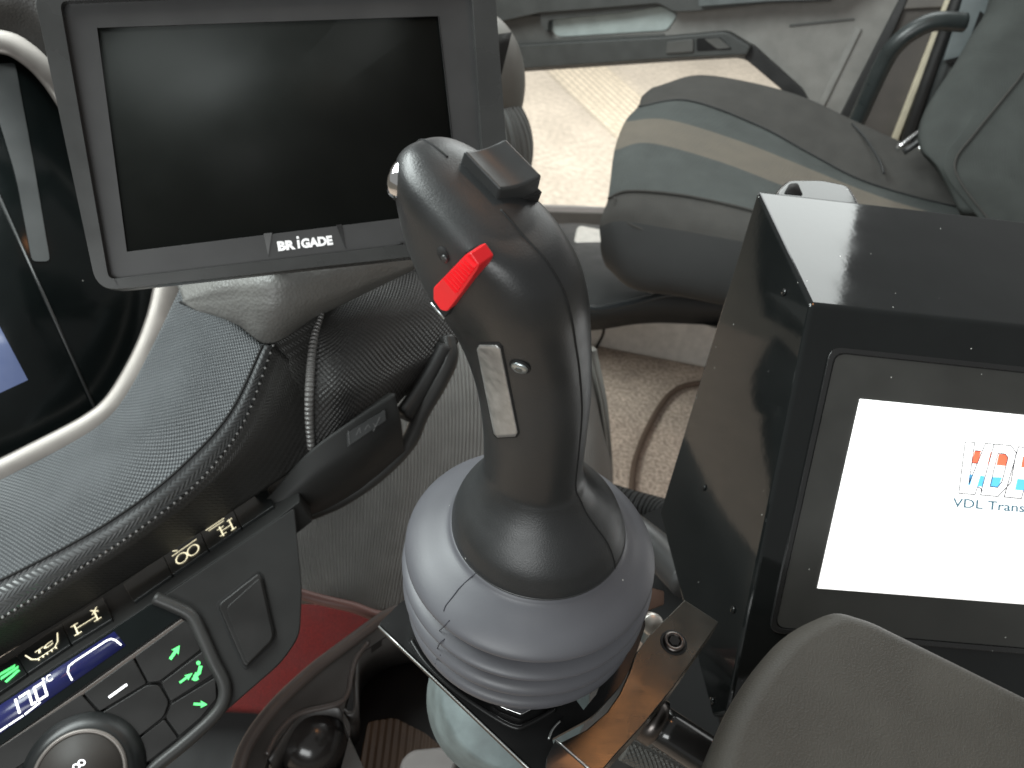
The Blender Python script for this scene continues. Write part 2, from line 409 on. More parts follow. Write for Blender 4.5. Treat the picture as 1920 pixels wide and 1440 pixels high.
# beige riser behind the floor
rp = Plane(point=fp.at(1110, 650), normal=None) if False else None
b0, b1 = fp.at(1040, 637), fp.at(1500, 728)
h = .12
b2 = b1 + Vector((0, .02, h)); b3 = b0 + Vector((0, .02, h)); back = Vector((0.02, .25, 0))
rs = mk('floor_step', [b0, b1, b2, b3, b0 + back, b1 + back, b2 + back, b3 + back],
        [(0, 1, 2, 3), (3, 2, 6, 7), (1, 5, 6, 2), (0, 3, 7, 4), (4, 7, 6, 5), (0, 4, 5, 1)], riser_m, None, False, bevel=.01)
tag(rs, 'pale beige mottled step at the back edge of the tan carpet', 'step')
tube('step_seam', [fp.at(1118, 652) + Vector((0, .0, 0.0)), P(1132, 620, 1.50), P(1122, 585, 1.46), P(1112, 575, 1.45)], .003, seam_m, rs, n=20, m=8)
cb = tube('cable_shadow', [fp.at(1185, 1010) + UP * .01, fp.at(1182, 940) + UP * .01, fp.at(1192, 860) + UP * .01, fp.at(1235, 770) + UP * .01, fp.at(1275, 733) + UP * .01, fp.at(1340, 722) + UP * .01], .0055, M('shadow_brown', (.10, .065, .045), .8), None, n=60)  # blurred shadow of a cable, built as a thin brown tube
tag(cb, 'brown tube standing for a blurred cable shadow on the tan carpet beside the glossy terminal', 'cable')
# ------------------------------------------------------------------ door
D = Plane(a=(930, 80, 1.86), b=(1500, 100, 1.58), c=(1100, 450, 1.98))
door = thing('cab_door', 'grey passenger door with a low window and recessed pull handle', 'door', D.at(1200, 400))
outer = [(640, -320), (1860, -330), (1692, 0), (1575, 222), (1480, 430), (1380, 700), (640, 640)]
hole = rnd([(930, 138), (1285, 114), (1396, 108), (1500, 196), (1440, 420), (1065, 396), (930, 392)], [0, 10, 20, 15, 20, 0, 0])
prism('door_panel', [outer, hole], D, 0, .06, door_m, door)
prism('upper_trim', rnd([(880, -120), (1700, -170), (1560, 2), (1440, 6), (1312, 20), (1262, 22), (1235, 6), (1010, 24), (930, 42), (880, 40)], 8), D, .045, .045, door_d, door, bevel=.012)
prism('trim_ledge', rnd([(1310, -30), (1640, -60), (1560, -2), (1440, 2), (1310, 12)], 5), D, .06, .02, M('ledge_grey', (.11, .125, .125), .4), door, bevel=.004)
prism('pull_recess', rnd([(1024, 34), (1168, 21), (1238, 10), (1270, 28), (1251, 57), (1042, 70)], [10, 10, 12, 8, 8, 14]), D, .004, .003, door_l, door, bevel=.002)
prism('pull_lip', rnd([(1012, 22), (1168, 6), (1240, -2), (1262, 12), (1240, 12), (1168, 24), (1028, 38), (1026, 60), (1015, 50)], 4), D, .03, .03, door_d, door, bevel=.006)
dm = M('door_shadow_trim', (.085, .085, .08), .5)
prism('side_pocket_face', rnd([(880, 28), (1012, 28), (1040, 72), (1246, 62), (1246, 72), (927, 100), (880, 100)], 6), D, .006, .006, dm, door, bevel=.002)
prism('window_ledge', rnd([(880, 88), (1246, 68), (1362, 58), (1408, 86), (1401, 104), (1285, 109), (977, 130), (880, 136)], [0, 5, 10, 6, 4, 3, 3, 0]), D, .03, .03, door_d, door, bevel=.006)
prism('latch_lever', rnd([(1250, 78), (1300, 73), (1300, 98), (1248, 101)], 4), D, .036, .012, dm, door, bevel=.002)
prism('latch_recess', rnd([(1306, 72), (1350, 70), (1372, 92), (1306, 96)], 4), D, .032, .004, seam_m, door, bevel=.001)
prism('latch_flap', rnd([(1320, 73), (1348, 71), (1370, 90), (1345, 92)], 4), D, .036, .006, dm, door, bevel=.001)
prism('window_seal', rnd([(1398, 80), (1412, 84), (1505, 168), (1518, 194), (1508, 200), (1486, 186), (1396, 110)], [4, 6, 10, 8, 4, 5, 4]), D, .012, .03, pill_d, door, bevel=.004)
prism('window_lower_rail', [(930, 394), (1440, 408), (1440, 436), (930, 432)], D, .02, .05, pill_g, door, bevel=.003)
prism('window_sill_plate', [(930, 434), (1440, 438), (1440, 462), (930, 456)], D, .03, .05, M('pale_sill', (.45, .44, .43), .35, metal=.3), door, bevel=.003)
prism('pressed_rib', rnd([(1604, 50), (1616, 54), (1542, 206), (1530, 204)], 3), D, .006, .006, M('door_rib', (.26, .255, .24), .5), door, bevel=.004)
prism('pressed_groove', [(1480, 46), (1602, 34), (1602, 38), (1480, 51)], D, .003, .003, dm, door, bevel=.001)
wg = bpy.data.materials.new('window_glass'); wg.use_nodes = True
b_ = wg.node_tree.nodes['Principled BSDF']; b_.inputs['Transmission Weight'].default_value = 1; b_.inputs['Roughness'].default_value = 0; b_.inputs['IOR'].default_value = 1.01; b_.inputs['Alpha'].default_value = .25
prism('window_pane', [(930, 138), (1285, 114), (1396, 108), (1500, 196), (1440, 420), (930, 400)], D, -.025, .004, wg, door)
# B pillar
Bp = Plane(a=(1600, 50, 1.52), b=(1900, 50, 1.42), c=(1600, 300, 1.62))
pil = thing('door_pillar', 'dark door pillar with a cream strip behind the grey seat back', 'pillar', Bp.at(1690, 260))
prism('pillar_trim', [(1700, -200), (2000, -200), (1900, 420), (1480, 420), (1692, 0)], Bp, 0, .06, pill_g, pil, bevel=.003)
prism('door_gap_seal', [(1700, -30), (1716, -30), (1590, 260), (1560, 245)], Bp, .012, .02, pill_d, pil, bevel=.004)
prism('upper_panel', [(1712, -80), (1800, -90), (1770, 14), (1690, 18)], Bp, .01, .01, M('pillar_upper', (.13, .12, .11), .6), pil, bevel=.003)
prism('cream_strip', [(1780, -20), (1792, -20), (1675, 290), (1660, 290)], Bp, .025, .03, cream, pil, bevel=.003)
tube('rubber_seal', [Bp.at(1806, -30, .03), Bp.at(1750, 120, .03), Bp.at(1688, 300, .03)], .012, pill_d, pil, n=20)
tube('rubber_seal', [Bp.at(1830, -30, .03), Bp.at(1778, 110, .03), Bp.at(1714, 300, .03)], .012, M('seal_grey', (.05, .055, .055), .35), pil, n=20)
prism('belt_cover', rnd([(1822, -60), (1900, -60), (1836, 60), (1798, 118), (1768, 116), (1796, 30)], 4), Bp, .05, .04, M('belt_cover_grey', (.16, .185, .19), .5), pil, bevel=.004)
prism('belt_slot', rnd([(1768, 114), (1800, 106), (1812, 90), (1838, 20), (1850, 30), (1800, 122)], 3), Bp, .055, .02, seam_m, pil, bevel=.001)
prism('lower_cover', [(1768, 124), (1860, 124), (1760, 300), (1700, 300)], Bp, .04, .04, M('lower_cover_grey', (.075, .08, .08), .5), pil, bevel=.004)
gh = tube('grab_handle', [P(1590, 262, 1.45), P(1605, 230, 1.43), P(1655, 122, 1.36), P(1684, 80, 1.33), P(1722, 52, 1.31), P(1757, 40, 1.30), P(1808, 42, 1.30)], .0155, M('handle_black', (.028, .034, .034), .33), None, n=60, m=20)
tag(gh, 'bent black grab handle in front of the door pillar', 'handle')
# seat belt hardware
sb = thing('seat_hinge', 'metal recliner hinge in the corner between seat cushion and back', 'hinge', P(1700, 275, 1.22))
tube('hinge_rod', [P(1680, 280, 1.26), P(1738, 238, 1.24)], .005, chrome, sb, n=6)
tube('hinge_rod', [P(1694, 286, 1.24), P(1745, 250, 1.22)], .005, satin, sb, n=6)
lathe('hinge_knob', P(1723, 280, 1.20), -Fv, [(.004, 0), (.005, .004), (.003, .008)], chrome, sb, n=16)
# ------------------------------------------------------------------ passenger seat
seat = thing('passenger_seat', 'grey fabric passenger seat with blue grey centre and beige stripe', 'seat', P(1450, 620, 1.35))
def row(d, pts, d2=None):
    n = len(pts); return [P(x, y, d + ((d2 or d) - d) * i / (n - 1)) for i, (x, y) in enumerate(pts)]
R = [row(1.46, [(1232, 172), (1300, 147), (1400, 158), (1500, 184), (1600, 232), (1700, 275), (1800, 310)], 1.30),
     row(1.41, [(1206, 178), (1320, 168), (1430, 198), (1540, 245), (1640, 288), (1740, 332), (1830, 360)], 1.25),
     row(1.385, [(1196, 200), (1290, 188), (1420, 234), (1520, 288), (1610, 335), (1720, 370), (1830, 395)], 1.235),
     row(1.34, [(1172, 228), (1250, 224), (1380, 262), (1490, 305), (1600, 350), (1700, 385), (1830, 420)], 1.20),
     row(1.285, [(1152, 282), (1215, 268), (1340, 300), (1460, 345), (1580, 390), (1700, 420), (1830, 450)], 1.17),
     row(1.20, [(1140, 372), (1180, 358), (1280, 366), (1400, 392), (1500, 425), (1620, 460), (1830, 500)], 1.10),
     row(1.165, [(1124, 425), (1170, 415), (1290, 435), (1400, 455), (1500, 480), (1640, 520), (1830, 550)], 1.07),
     row(1.19, [(1136, 500), (1185, 540), (1280, 556), (1400, 580), (1500, 600), (1640, 620), (1830, 650)], 1.10)]
R.append([p - UP * .03 + Vector((0, .16, 0)) for p in R[7]])
R.append([p - UP * .14 for p in R[0]])
loft('seat_cushion', R, seat_g, seat, nu=60, nv=100, closed=True, mats=[seat_g, seat_b, seat_s, seat_d], bands=[0, 0, 1, 2, 1, 0, 3, 3, 3, 0], cap=True)
def lift(p, e=.004): return p + (CAM - p).normalized() * e
tube('seam', [lift(p) for p in R[5]], .0022, seat_g, seat, n=50, m=8)
tube('seam', [lift(p, .003) for p in R[2]], .0016, seat_d, seat, n=50, m=8)
tube('seam', [lift(P(1152, 370, 1.18)), lift(P(1158, 400, 1.165)), lift(P(1190, 425, 1.15)), lift(P(1260, 445, 1.15)), lift(P(1330, 455, 1.14))], .002, seat_g, seat, n=30, m=8)
tube('seam', [lift(P(1598, 232, 1.335)), lift(P(1625, 262, 1.315)), lift(P(1648, 300, 1.29), .006), lift(P(1657, 325, 1.27), .010)], .002, seat_d, seat, n=20, m=8)
K = [row(1.34, [(1880, -60), (1862, 20), (1835, 70), (1805, 125), (1765, 190), (1742, 240), (1745, 290), (1775, 330), (1830, 420)], 1.22),
     row(1.27, [(1868, -60), (1850, 20), (1822, 66), (1788, 125), (1750, 185), (1727, 236), (1727, 280), (1757, 315), (1800, 400)], 1.15),
     row(1.22, [(1895, -60), (1885, 20), (1860, 66), (1818, 146), (1812, 200), (1800, 240), (1770, 290), (1775, 330), (1830, 400)], 1.13),
     row(1.20, [(1990, -60), (1980, 0), (1950, 80), (1920, 134), (1872, 195), (1826, 252), (1792, 298), (1800, 340), (1860, 420)], 1.12),
     row(1.17, [(2200, -60), (2190, 0), (2160, 80), (2130, 134), (2080, 200), (2040, 260), (2000, 340), (2010, 400), (2060, 460)], 1.09)]
K.append([p + Vector((.06, .02, -.01)) for p in K[4]]); K.append([p + Vector((.12, .06, 0)) for p in K[1]])
loft('seat_back', K, seat_k, seat, nu=60, nv=80, closed=True, mats=[seat_k], bands=[0] * 7, cap=True)
tube('seam', [lift(p, .005) for p in K[3]], .0014, seat_g, seat, n=50, m=8)
tube('seam', [lift(p, .004) for p in [P(1806, 146, 1.205), P(1810, 200, 1.19), P(1820, 254, 1.17)]], .0014, seat_g, seat, n=20, m=8)
# dark base skirt
sbp = Plane(a=(1105, 590, 1.36), b=(1500, 540, 1.30), c=(1250, 480, 1.50))
loft('seat_base', [row(1.80, [(1040, 420), (1100, 420), (1250, 440), (1450, 500)]), row(1.62, [(1040, 468), (1100, 462), (1250, 480), (1450, 560)]), row(1.50, [(1040, 500), (1110, 500), (1250, 520), (1450, 590)]), row(1.42, [(1040, 560), (1110, 556), (1200, 545), (1290, 545), (1450, 560)]), row(1.40, [(1040, 572), (1112, 588), (1200, 570), (1290, 556), (1450, 575)])], seat_d, seat, solid=.06)
tube('base_rail', [P(1040, 560, 1.37), P(1112, 578, 1.37), P(1180, 568, 1.37), P(1260, 550, 1.36), P(1330, 560, 1.36), P(1420, 580, 1.36)], .008, M('rail_gloss', (.03, .033, .035), .22), seat, n=40, flat=.6)
# ------------------------------------------------------------------ dashboard
dash = thing('dashboard', 'dark truck dashboard with textured panels around the black instrument display', 'dashboard', P(300, 1300, .62))
L0 = [(-90, 945, .53), (0, 900, .53), (120, 838, .53), (195, 790, .535), (240, 735, .54), (290, 640, .56), (345, 525, .58)]
L1 = [(-90, 1128, .485), (0, 1088, .49), (130, 1022, .495), (240, 955, .505), (340, 875, .52), (430, 775, .54), (492, 648, .565)]
Lm = [((a[0] + b[0]) / 2 + 2, (a[1] + b[1]) / 2 + 2, (a[2] + b[2]) / 2 - .006) for a, b in zip(L0, L1)]
loft('woven_panel', [L0, Lm, L1], weave_m, dash, nu=80, nv=40, solid=.01)
L2 = [(-90, 1200, .488), (0, 1160, .492), (130, 1078, .50), (250, 1000, .51), (370, 905, .53), (455, 795, .548), (512, 648, .572)]
L12 = [((a[0] + b[0]) / 2, (a[1] + b[1]) / 2, (a[2] + b[2]) / 2 - .0035) for a, b in zip(L1, L2)]
loft('zigzag_edge', [L1, L12, L2], wavy_m, dash, nu=100, nv=16, solid=.01)
tube('edge_groove', [lift(P(*p), .001) for p in L1], .0009, seam_m, dash, n=80, m=8)
L3 = [(-90, 1290, .52), (0, 1232, .523), (120, 1160, .53), (240, 1085, .54), (380, 995, .56), (505, 912, .58), (600, 850, .60)]
L3b = [(-90, 1200, .49), (0, 1160, .494), (130, 1078, .502), (250, 1000, .512), (370, 905, .532), (470, 790, .55), (600, 590, .60)]
L23 = [((a[0] + b[0]) / 2, (a[1] + b[1]) / 2, (a[2] + b[2]) / 2 - .004) for a, b in zip(L3b, L3)]
loft('lower_fascia', [L2, [(a[0] * .5 + b[0] * .5, a[1] * .5 + b[1] * .5, a[2] * .5 + b[2] * .5 - .003) for a, b in zip(L2, L23)], L23, L3], darkw, dash, nu=90, nv=40, solid=.012)
# corner between fascia and wedge
loft('fascia_corner', [[(500, 640, .574), (540, 622, .582), (600, 590, .597)], [(497, 720, .568), (545, 700, .577), (598, 690, .592)], [(440, 850, .562), (520, 800, .575), (596, 790, .596)], [(480, 935, .585), (540, 885, .592), (602, 852, .606)]], darkw, dash, nu=30, nv=30, solid=.012)
# beads on the zigzag edge
bv, bf = [], []
for q in cat([P(*p) for p in L2], 64):
    c = lift(q, .0015); k = len(bv)
    for dx, dy, dz in ((1, 0, 0), (-1, 0, 0), (0, 1, 0), (0, -1, 0), (0, 0, 1), (0, 0, -1)): bv.append(c + Vector((dx, dy, dz)) * .0013)
    bf += [tuple(k + i for i in t) for t in ((0, 2, 4), (2, 1, 4), (1, 3, 4), (3, 0, 4), (2, 0, 5), (1, 2, 5), (3, 1, 5), (0, 3, 5))]
mk('edge_beads', bv, bf, M('bead_shiny', (.36, .36, .35), .25), dash)
# glovebox lid
G0 = [(604, 588, .600), (588, 640, .584), (581, 720, .572), (580, 780, .574), (584, 842, .58)]
G1 = [(640, 560, .630), (640, 640, .594), (640, 720, .577), (640, 770, .58), (640, 812, .586)]
G2 = [(720, 520, .675), (740, 600, .635), (730, 680, .62), (710, 730, .61), (700, 782, .612)]
G3 = [(800, 470, .72), (860, 560, .69), (860, 640, .67), (810, 690, .66), (745, 758, .64)]
loft('glovebox_lid', [G0, G1, G2, G3], darkl, dash, nu=50, nv=50, solid=.02)
tube('lid_edge_sheen', [lift(P(*p), .001) for p in G0], [.0018, .003, .0034, .0034, .003], M('edge_sheen', (.15, .145, .14), .3, kind='ribs', scale=.0035, strength=.8, dist=.001), dash, n=60, m=12)  # pale ribbed tube in place of the beaded highlight on the lid edge
# lid handle lip and lower rim
Hn = Plane(a=(600, 880, .585), b=(745, 770, .605), c=(640, 900, .585))
loft('lid_lower_lip', [[(500, 935, .574), (576, 850, .570), (660, 789, .576), (740, 738, .590)], [(506, 960, .570), (590, 895, .570), (690, 835, .580), (752, 788, .594)], [(520, 975, .580), (600, 935, .584), (700, 868, .595), (756, 830, .608)], [(530, 985, .62), (620, 950, .62), (700, 900, .63), (760, 850, .64)]], dashp, dash, nu=40, nv=24, solid=.015)
prism('lip_badge', rnd([(650, 812), (722, 768), (724, 788), (652, 838)], 2), Plane(a=(650, 820, .572), b=(724, 775, .583), c=(652, 840, .571)), .0015, .003, satin, dash, bevel=.0004)
strokes('embossed_script', [[(653, 808), (655, 832)], [(668, 816), (674, 802), (676, 812)], [(684, 806), (690, 796), (694, 802)], [(700, 794), (704, 800), (712, 782)], [(700, 808), (712, 782)]], Plane(a=(650, 820, .572), b=(724, 775, .583), c=(652, 840, .571)), .0022, 1.6, M('embossed', (.10, .10, .10), .3), dash)
tube('lid_side_rim', [(838, 632, .66), (842, 672, .655), (820, 720, .65), (790, 775, .645), (765, 830, .64), (712, 885, .635), (640, 935, .63), (560, 968, .62), (530, 978, .61)], [.007, .008, .008, .007, .007, .007, .007, .007, .005], dashg, dash, n=60, m=16)
tube('glove_gap', [(835, 650, .655), (812, 695, .65), (784, 740, .645), (756, 780, .635)], .008, M('grille_dark', (.01, .01, .01), .5), dash, n=20, m=12)
# grey wedge under the monitor
loft('leather_wedge', [[(300, 470, .62), (420, 440, .60), (560, 410, .60), (760, 400, .66), (860, 400, .72)],
                       [(338, 548, .575), (420, 520, .558), (540, 500, .548), (700, 480, .60), (800, 462, .65)],
                       [(346, 570, .570), (430, 560, .555), (530, 560, .545), (660, 535, .59), (790, 488, .645)],
                       [(380, 588, .568), (450, 600, .560), (520, 612, .556), (620, 570, .590), (780, 500, .65)],
                       [(340, 572, .578), (440, 620, .573), (508, 645, .572), (605, 590, .602), (778, 505, .66)]], leath, dash, nu=60, nv=40, solid=.01)
tube('wedge_seam', [P(338, 566, .572), P(420, 612, .568), P(492, 650, .566)], .0011, seam_m, dash, n=24, m=8)
# instrument cluster
CL = Plane(a=(0, 300, .60), b=(0, 850, .545), c=(300, 600, .60))
tp = [(-120, 70), (0, 76), (55, 98), (105, 145), (160, 230), (215, 330), (270, 430), (318, 500), (314, 560), (294, 630), (262, 700), (220, 765), (170, 805), (90, 848), (0, 893), (-120, 950)]
prism('display_glass', [(-120, 60)] + tp[1:-1] + [(-120, 950)], CL, 0, .01, glass_m, dash)
tube('silver_trim', [CL.at(x, y, .006) for x, y in tp], .0120, silver, dash, n=120, m=20, flat=.35, up=CL.n)
tube('trim_outer_edge', [CL.at(x + 10 * (1 if y > 500 else 1), y + (14 if y > 560 else -8), .002) for x, y in tp], .013, M('trim_satin_grey', (.22, .215, .21), .4), dash, n=120, m=16, flat=.4, up=CL.n)
prism('display_divider', [(-10, 358), (-6, 352), (188, 782), (183, 784)], CL, .0012, .001, M('divider', (.012, .013, .013), .4), dash)
prism('lit_readout', [(-60, 560), (-4, 606), (52, 712), (-4, 738), (-60, 760)], CL, .0008, .0007, bluel, dash)
ctr = M('display_strip_grey', (.007, .009, .009), .6)
prism('display_strip', rnd([(-10, 120), (28, 118), (62, 300), (94, 490), (60, 490), (30, 330), (-10, 200)], [0, 6, 0, 10, 10, 30, 0]), CL, .0009, .0007, ctr, dash, smooth=False)  # slightly lighter matte strip lying on the display glass
loft('hood', [[(-120, 52, .60), (0, 56, .60), (60, 82, .60), (130, 150, .61)], [(-120, 0, .54), (0, 0, .54), (70, 20, .55), (150, 90, .56)], [(-120, -120, .56), (20, -120, .56), (120, -80, .57), (220, -20, .58)]], hood, dash, nu=40, nv=24, solid=.02)
loft('upper_dash', [[(150, 90, .60), (400, 120, .64), (700, 100, .68), (960, 60, .74)], [(200, 300, .60), (420, 300, .64), (700, 300, .68), (900, 300, .74)], [(300, 480, .60), (420, 470, .62), (700, 450, .66), (850, 440, .72)]], dashp, dash, solid=.02)
# the far rounded end of the dash
def ell(name, c, rx, rz, mat, ribs=False):
    lathe(name, c, UP, [(rx * math.cos(a), rz * math.sin(a)) for a in [math.radians(t) for t in range(-88, 90, 6)]], mat, dash, n=48)
ell('dash_end_cap', P(885, 165, .97), .067, .092, cyl_m)
ell('ribbed_end', P(902, 285, 1.0), .068, .085, M('ribbed_grey_far', (.16, .165, .16), .5, kind='ribs', scale=.006, strength=1, dist=.002))
# switch row
SW = Plane(a=(0, 1260, .512), b=(505, 940, .575), c=(270, 1130, .520))
prism('switch_shelf', rnd([(-120, 1312), (0, 1232), (240, 1082), (505, 908), (556, 876), (562, 940), (520, 972), (300, 1120), (0, 1316), (-120, 1394)], 3), SW, 0, .02, dashp, dash, bevel=.002)
quads = [('sw', [(435, 950), (500, 912), (513, 948), (453, 988)]), ('truck', [(373, 992), (434, 951), (452, 989), (391, 1030)]),
         ('oo', [(306, 1040), (372, 993), (390, 1031), (323, 1077)]), ('sw', [(231, 1095), (305, 1041), (322, 1078), (250, 1128)]),
         ('axle', [(116, 1168), (192, 1120), (210, 1160), (133, 1207)]), ('tc', [(31, 1229), (115, 1169), (132, 1208), (51, 1262)]), ('green', [(-52, 1284), (30, 1230), (50, 1263), (-30, 1318)])]
def local(q, pts):
    """map 0..1 coordinates to pixels on the switch face"""
    tl, tr, br, bl = q
    return [[(tl[0] * (1 - u) * (1 - v) + tr[0] * u * (1 - v) + br[0] * u * v + bl[0] * (1 - u) * v, tl[1] * (1 - u) * (1 - v) + tr[1] * u * (1 - v) + br[1] * u * v + bl[1] * (1 - u) * v) for u, v in ln] for ln in pts]
def circ(cx, cy, rx, ry, n=14): return [(cx + rx * math.cos(2 * math.pi * i / n), cy + ry * math.sin(2 * math.pi * i / n)) for i in range(n + 1)]
for kind, q in quads:
    s = prism('switch_button', rnd(q, 2), SW, .0025, .006, swm, dash, bevel=.0005)
    if kind == 'oo':
        strokes('symbol', local(q, [circ(.36, .62, .15, .20), circ(.68, .62, .15, .20), [(.18, .30), (.86, .30)], [(.24, .12), (.34, .22)]]), SW, .003, 2.6, lcdy, s)
    if kind == 'truck':
        strokes('symbol', local(q, [[(.15, .22), (.70, .22)], [(.22, .31), (.66, .31)], [(.50, .42), (.50, .86)], [(.42, .50), (.60, .50)], [(.42, .80), (.60, .80)], [(.50, .64), (.82, .64)], [(.80, .40), (.80, .88)], [(.74, .42), (.88, .42)], [(.74, .86), (.88, .86)]]), SW, .003, 2.6, lcdy, s)
    if kind == 'axle':
        strokes('symbol', local(q, [[(.22, .35), (.22, .80)], [(.14, .37), (.30, .37)], [(.14, .78), (.30, .78)], [(.22, .55), (.72, .55)], [(.72, .36), (.72, .72)], [(.64, .70), (.80, .70)], [(.66, .22), (.80, .40)], [(.80, .22), (.66, .40)]]), SW, .003, 2.8, lcdy, s)
    if kind == 'tc':
        strokes('symbol', local(q, [[(.14, .24), (.20, .56), (.30, .72)], [(.86, .24), (.80, .56), (.70, .72)], [(.30, .72), (.70, .72)]] + [[(.32 + .1 * i, .74), (.32 + .1 * i, .80)] for i in range(5)]), SW, .003, 2.3, lcdy, s)
        a_, b_2 = local(q, [[(.30, .54), (.70, .54)]])[0]
        text('letters', 'TC', SW, a_, b_2, 15, .003, lcdy, s, bold=.03)
    if kind == 'green':
        strokes('symbol', local(q, [[(.50, .30), (.86, .36)], [(.55, .5), (.9, .5)], [(.6, .75), (.88, .65)]]), SW, .003, 10, lcdg, s)
# climate console face
CC = Plane(a=(0, 1330, .474), b=(540, 1000, .548), c=(300, 1400, .488))
outerc = rnd([(-120, 1420), (0, 1322), (300, 1122), (552, 952), (566, 1100), (562, 1190), (530, 1240), (300, 1440), (180, 1560), (-120, 1560)], [0, 0, 0, 6, 20, 20, 30, 0, 0, 0])
prism('console_face', outerc, CC, 0, .018, dashp, dash, bevel=.003)
prism('climate_display', rnd([(-100, 1386), (0, 1318), (296, 1124), (338, 1157), (0, 1398), (-100, 1465)], 2), CC, .0015, .003, glass_m, dash, bevel=.0004)
lc = prism('lcd_readout', [(-100, 1390), (0, 1322), (214, 1184), (236, 1210), (0, 1376), (-100, 1446)], CC, .0018, .0008, navy, dash)
strokes('temperature_digits', local([(24, 1314), (84, 1276), (92, 1302), (32, 1340)], [[(.08, .02), (.08, .98)], [(.20, .04), (.50, .04)], [(.48, .04), (.48, .98)], [(.555, .93), (.575, 1.0)], [(.66, .04), (.94, .04), (.94, .96), (.66, .96), (.66, .04)]]), CC, .0021, 4.2, lcdw, lc)
text('unit', '°C', CC, (84, 1284), (100, 1274), 13, .0021, lcdw, lc, bold=.01)
strokes('lcd_outline', [[(135, 1275), (127, 1260), (129, 1249), (140, 1240), (200, 1201), (208, 1198), (216, 1200), (227, 1209)], [(17, 1359), (43, 1342)], [(47, 1339), (75, 1317)], [(-20, 1384), (14, 1361)]], CC, .0021, 3.0, lcdw, lc)
tube('panel_frame', [CC.at(x, y, .002) for x, y in [(290, 1121), (330, 1138), (360, 1156), (380, 1195), (400, 1240), (420, 1282), (418, 1318), (395, 1350), (345, 1395), (290, 1440), (240, 1490)]], .0042, dashg, dash, n=70, m=14)
def btn(poly, r=4, off=.003, m=btn_m): return prism('climate_button', rnd(poly, r), CC, off, .004, m, dash, bevel=.0007)
b1_ = btn([(156, 1300), (249, 1233), (275, 1281), (187, 1334)])
b2_ = btn([(252, 1231), (346, 1162), (356, 1168), (377, 1218), (300, 1277), (278, 1280)])
b3_ = btn([(380, 1221), (401, 1264), (320, 1316), (302, 1280)])
b4_ = btn([(321, 1320), (404, 1270), (406, 1310), (375, 1347), (336, 1380), (311, 1346)])
b5_ = btn([(188, 1338), (276, 1284), (298, 1284), (317, 1316), (307, 1344), (240, 1397)], 8)
b6_ = btn([(242, 1400), (308, 1349), (333, 1384), (262, 1440), (225, 1460)])
b7_ = btn([(-60, 1440), (152, 1302), (182, 1336), (120, 1380), (-60, 1500)])
strokes('minus_symbol', [[(205, 1307), (237, 1284)]], CC, .0035, 4.5, lcdw, b1_)
def arrow(par, a, b, w):
    A, B = Vector(a), Vector(b); t = (B - A); nn = Vector((-t.y, t.x)).normalized()
    pts = [A + nn * w * .35, A + t * .55 + nn * w * .35, A + t * .5 + nn * w, B, A + t * .5 - nn * w, A + t * .55 - nn * w * .35, A - nn * w * .35]
    return prism('arrow_symbol', [tuple(p) for p in pts], CC, .0036, .0004, lcdg, par, smooth=False)
arrow(b2_, (319, 1236), (337, 1210), 8); arrow(b3_, (337, 1280), (361, 1262), 6); arrow(b4_, (363, 1320), (389, 1321), 7)
strokes('person_symbol', [[(376, 1250), (373, 1262), (366, 1268)], [(366, 1266), (369, 1274)], [(369, 1263), (363, 1274)]], CC, .0036, 6.5, lcdg, b3_)
prism('person_head', circ(372, 1243, 4, 4), CC, .0036, .0004, lcdg, b3_, smooth=False)
prism('sheen_strip', [(-60, 1428), (0, 1400), (160, 1290), (340, 1160), (346, 1164), (345, 1168), (250, 1236), (160, 1300), (0, 1412), (-60, 1442)], CC, .0025, .003, M('sheen_brown', (.075, .06, .052), .35), dash, bevel=.0006)  # brown reflection along the buttons, painted as a raised strip
kc = CC.at(160, 1450, 0)
lathe('temperature_knob', kc, CC.n, [(.036, 0), (.035, .004), (.031, .010), (.027, .012), (.0, .012)], swm, dash, n=64)
kx, ky, kz = frame_of(CC.n)
kr = tube('knob_ring', [kc + kz * .0125 + (kx * math.cos(t) + ky * math.sin(t)) * .0250 for t in [2 * math.pi * i / 16 for i in range(16)]], .0014, silver, dash, n=72, m=12, cyc=True)
lathe('knob_face', kc, CC.n, [(.0240, .011), (.0235, .0135), (0, .0135)], M('knob_face_brown', (.022, .018, .015), .6), dash, n=48)
KP = Plane(point=kc + CC.n * .0138, normal=CC.n)
strokes('knob_symbol', [circ(143, 1438, 6, 5), circ(153, 1430, 6, 5)], KP, .0002, 2.5, lcdw, kr)
# square blank cover
fr = rnd([(402, 1133), (484, 1069), (494, 1078), (521, 1198), (462, 1256), (454, 1252)], [12, 10, 6, 16, 12, 6])
prism('cover_recess', fr, CC, .0006, .003, seam_m, dash, bevel=.0003)
prism('blank_cover', rnd([(407, 1134), (484, 1074), (491, 1082), (517, 1197), (463, 1250), (456, 1246)], [12, 10, 6, 16, 12, 6]), CC, .0035, .006, btn_m, dash, bevel=.002, segs=4)
prism('cover_pad', rnd([(422, 1141), (485, 1084), (489, 1088), (513, 1196), (466, 1244), (462, 1240)], [12, 10, 6, 12, 10, 6]), CC, .0047, .004, btn_m, dash, bevel=.0015)
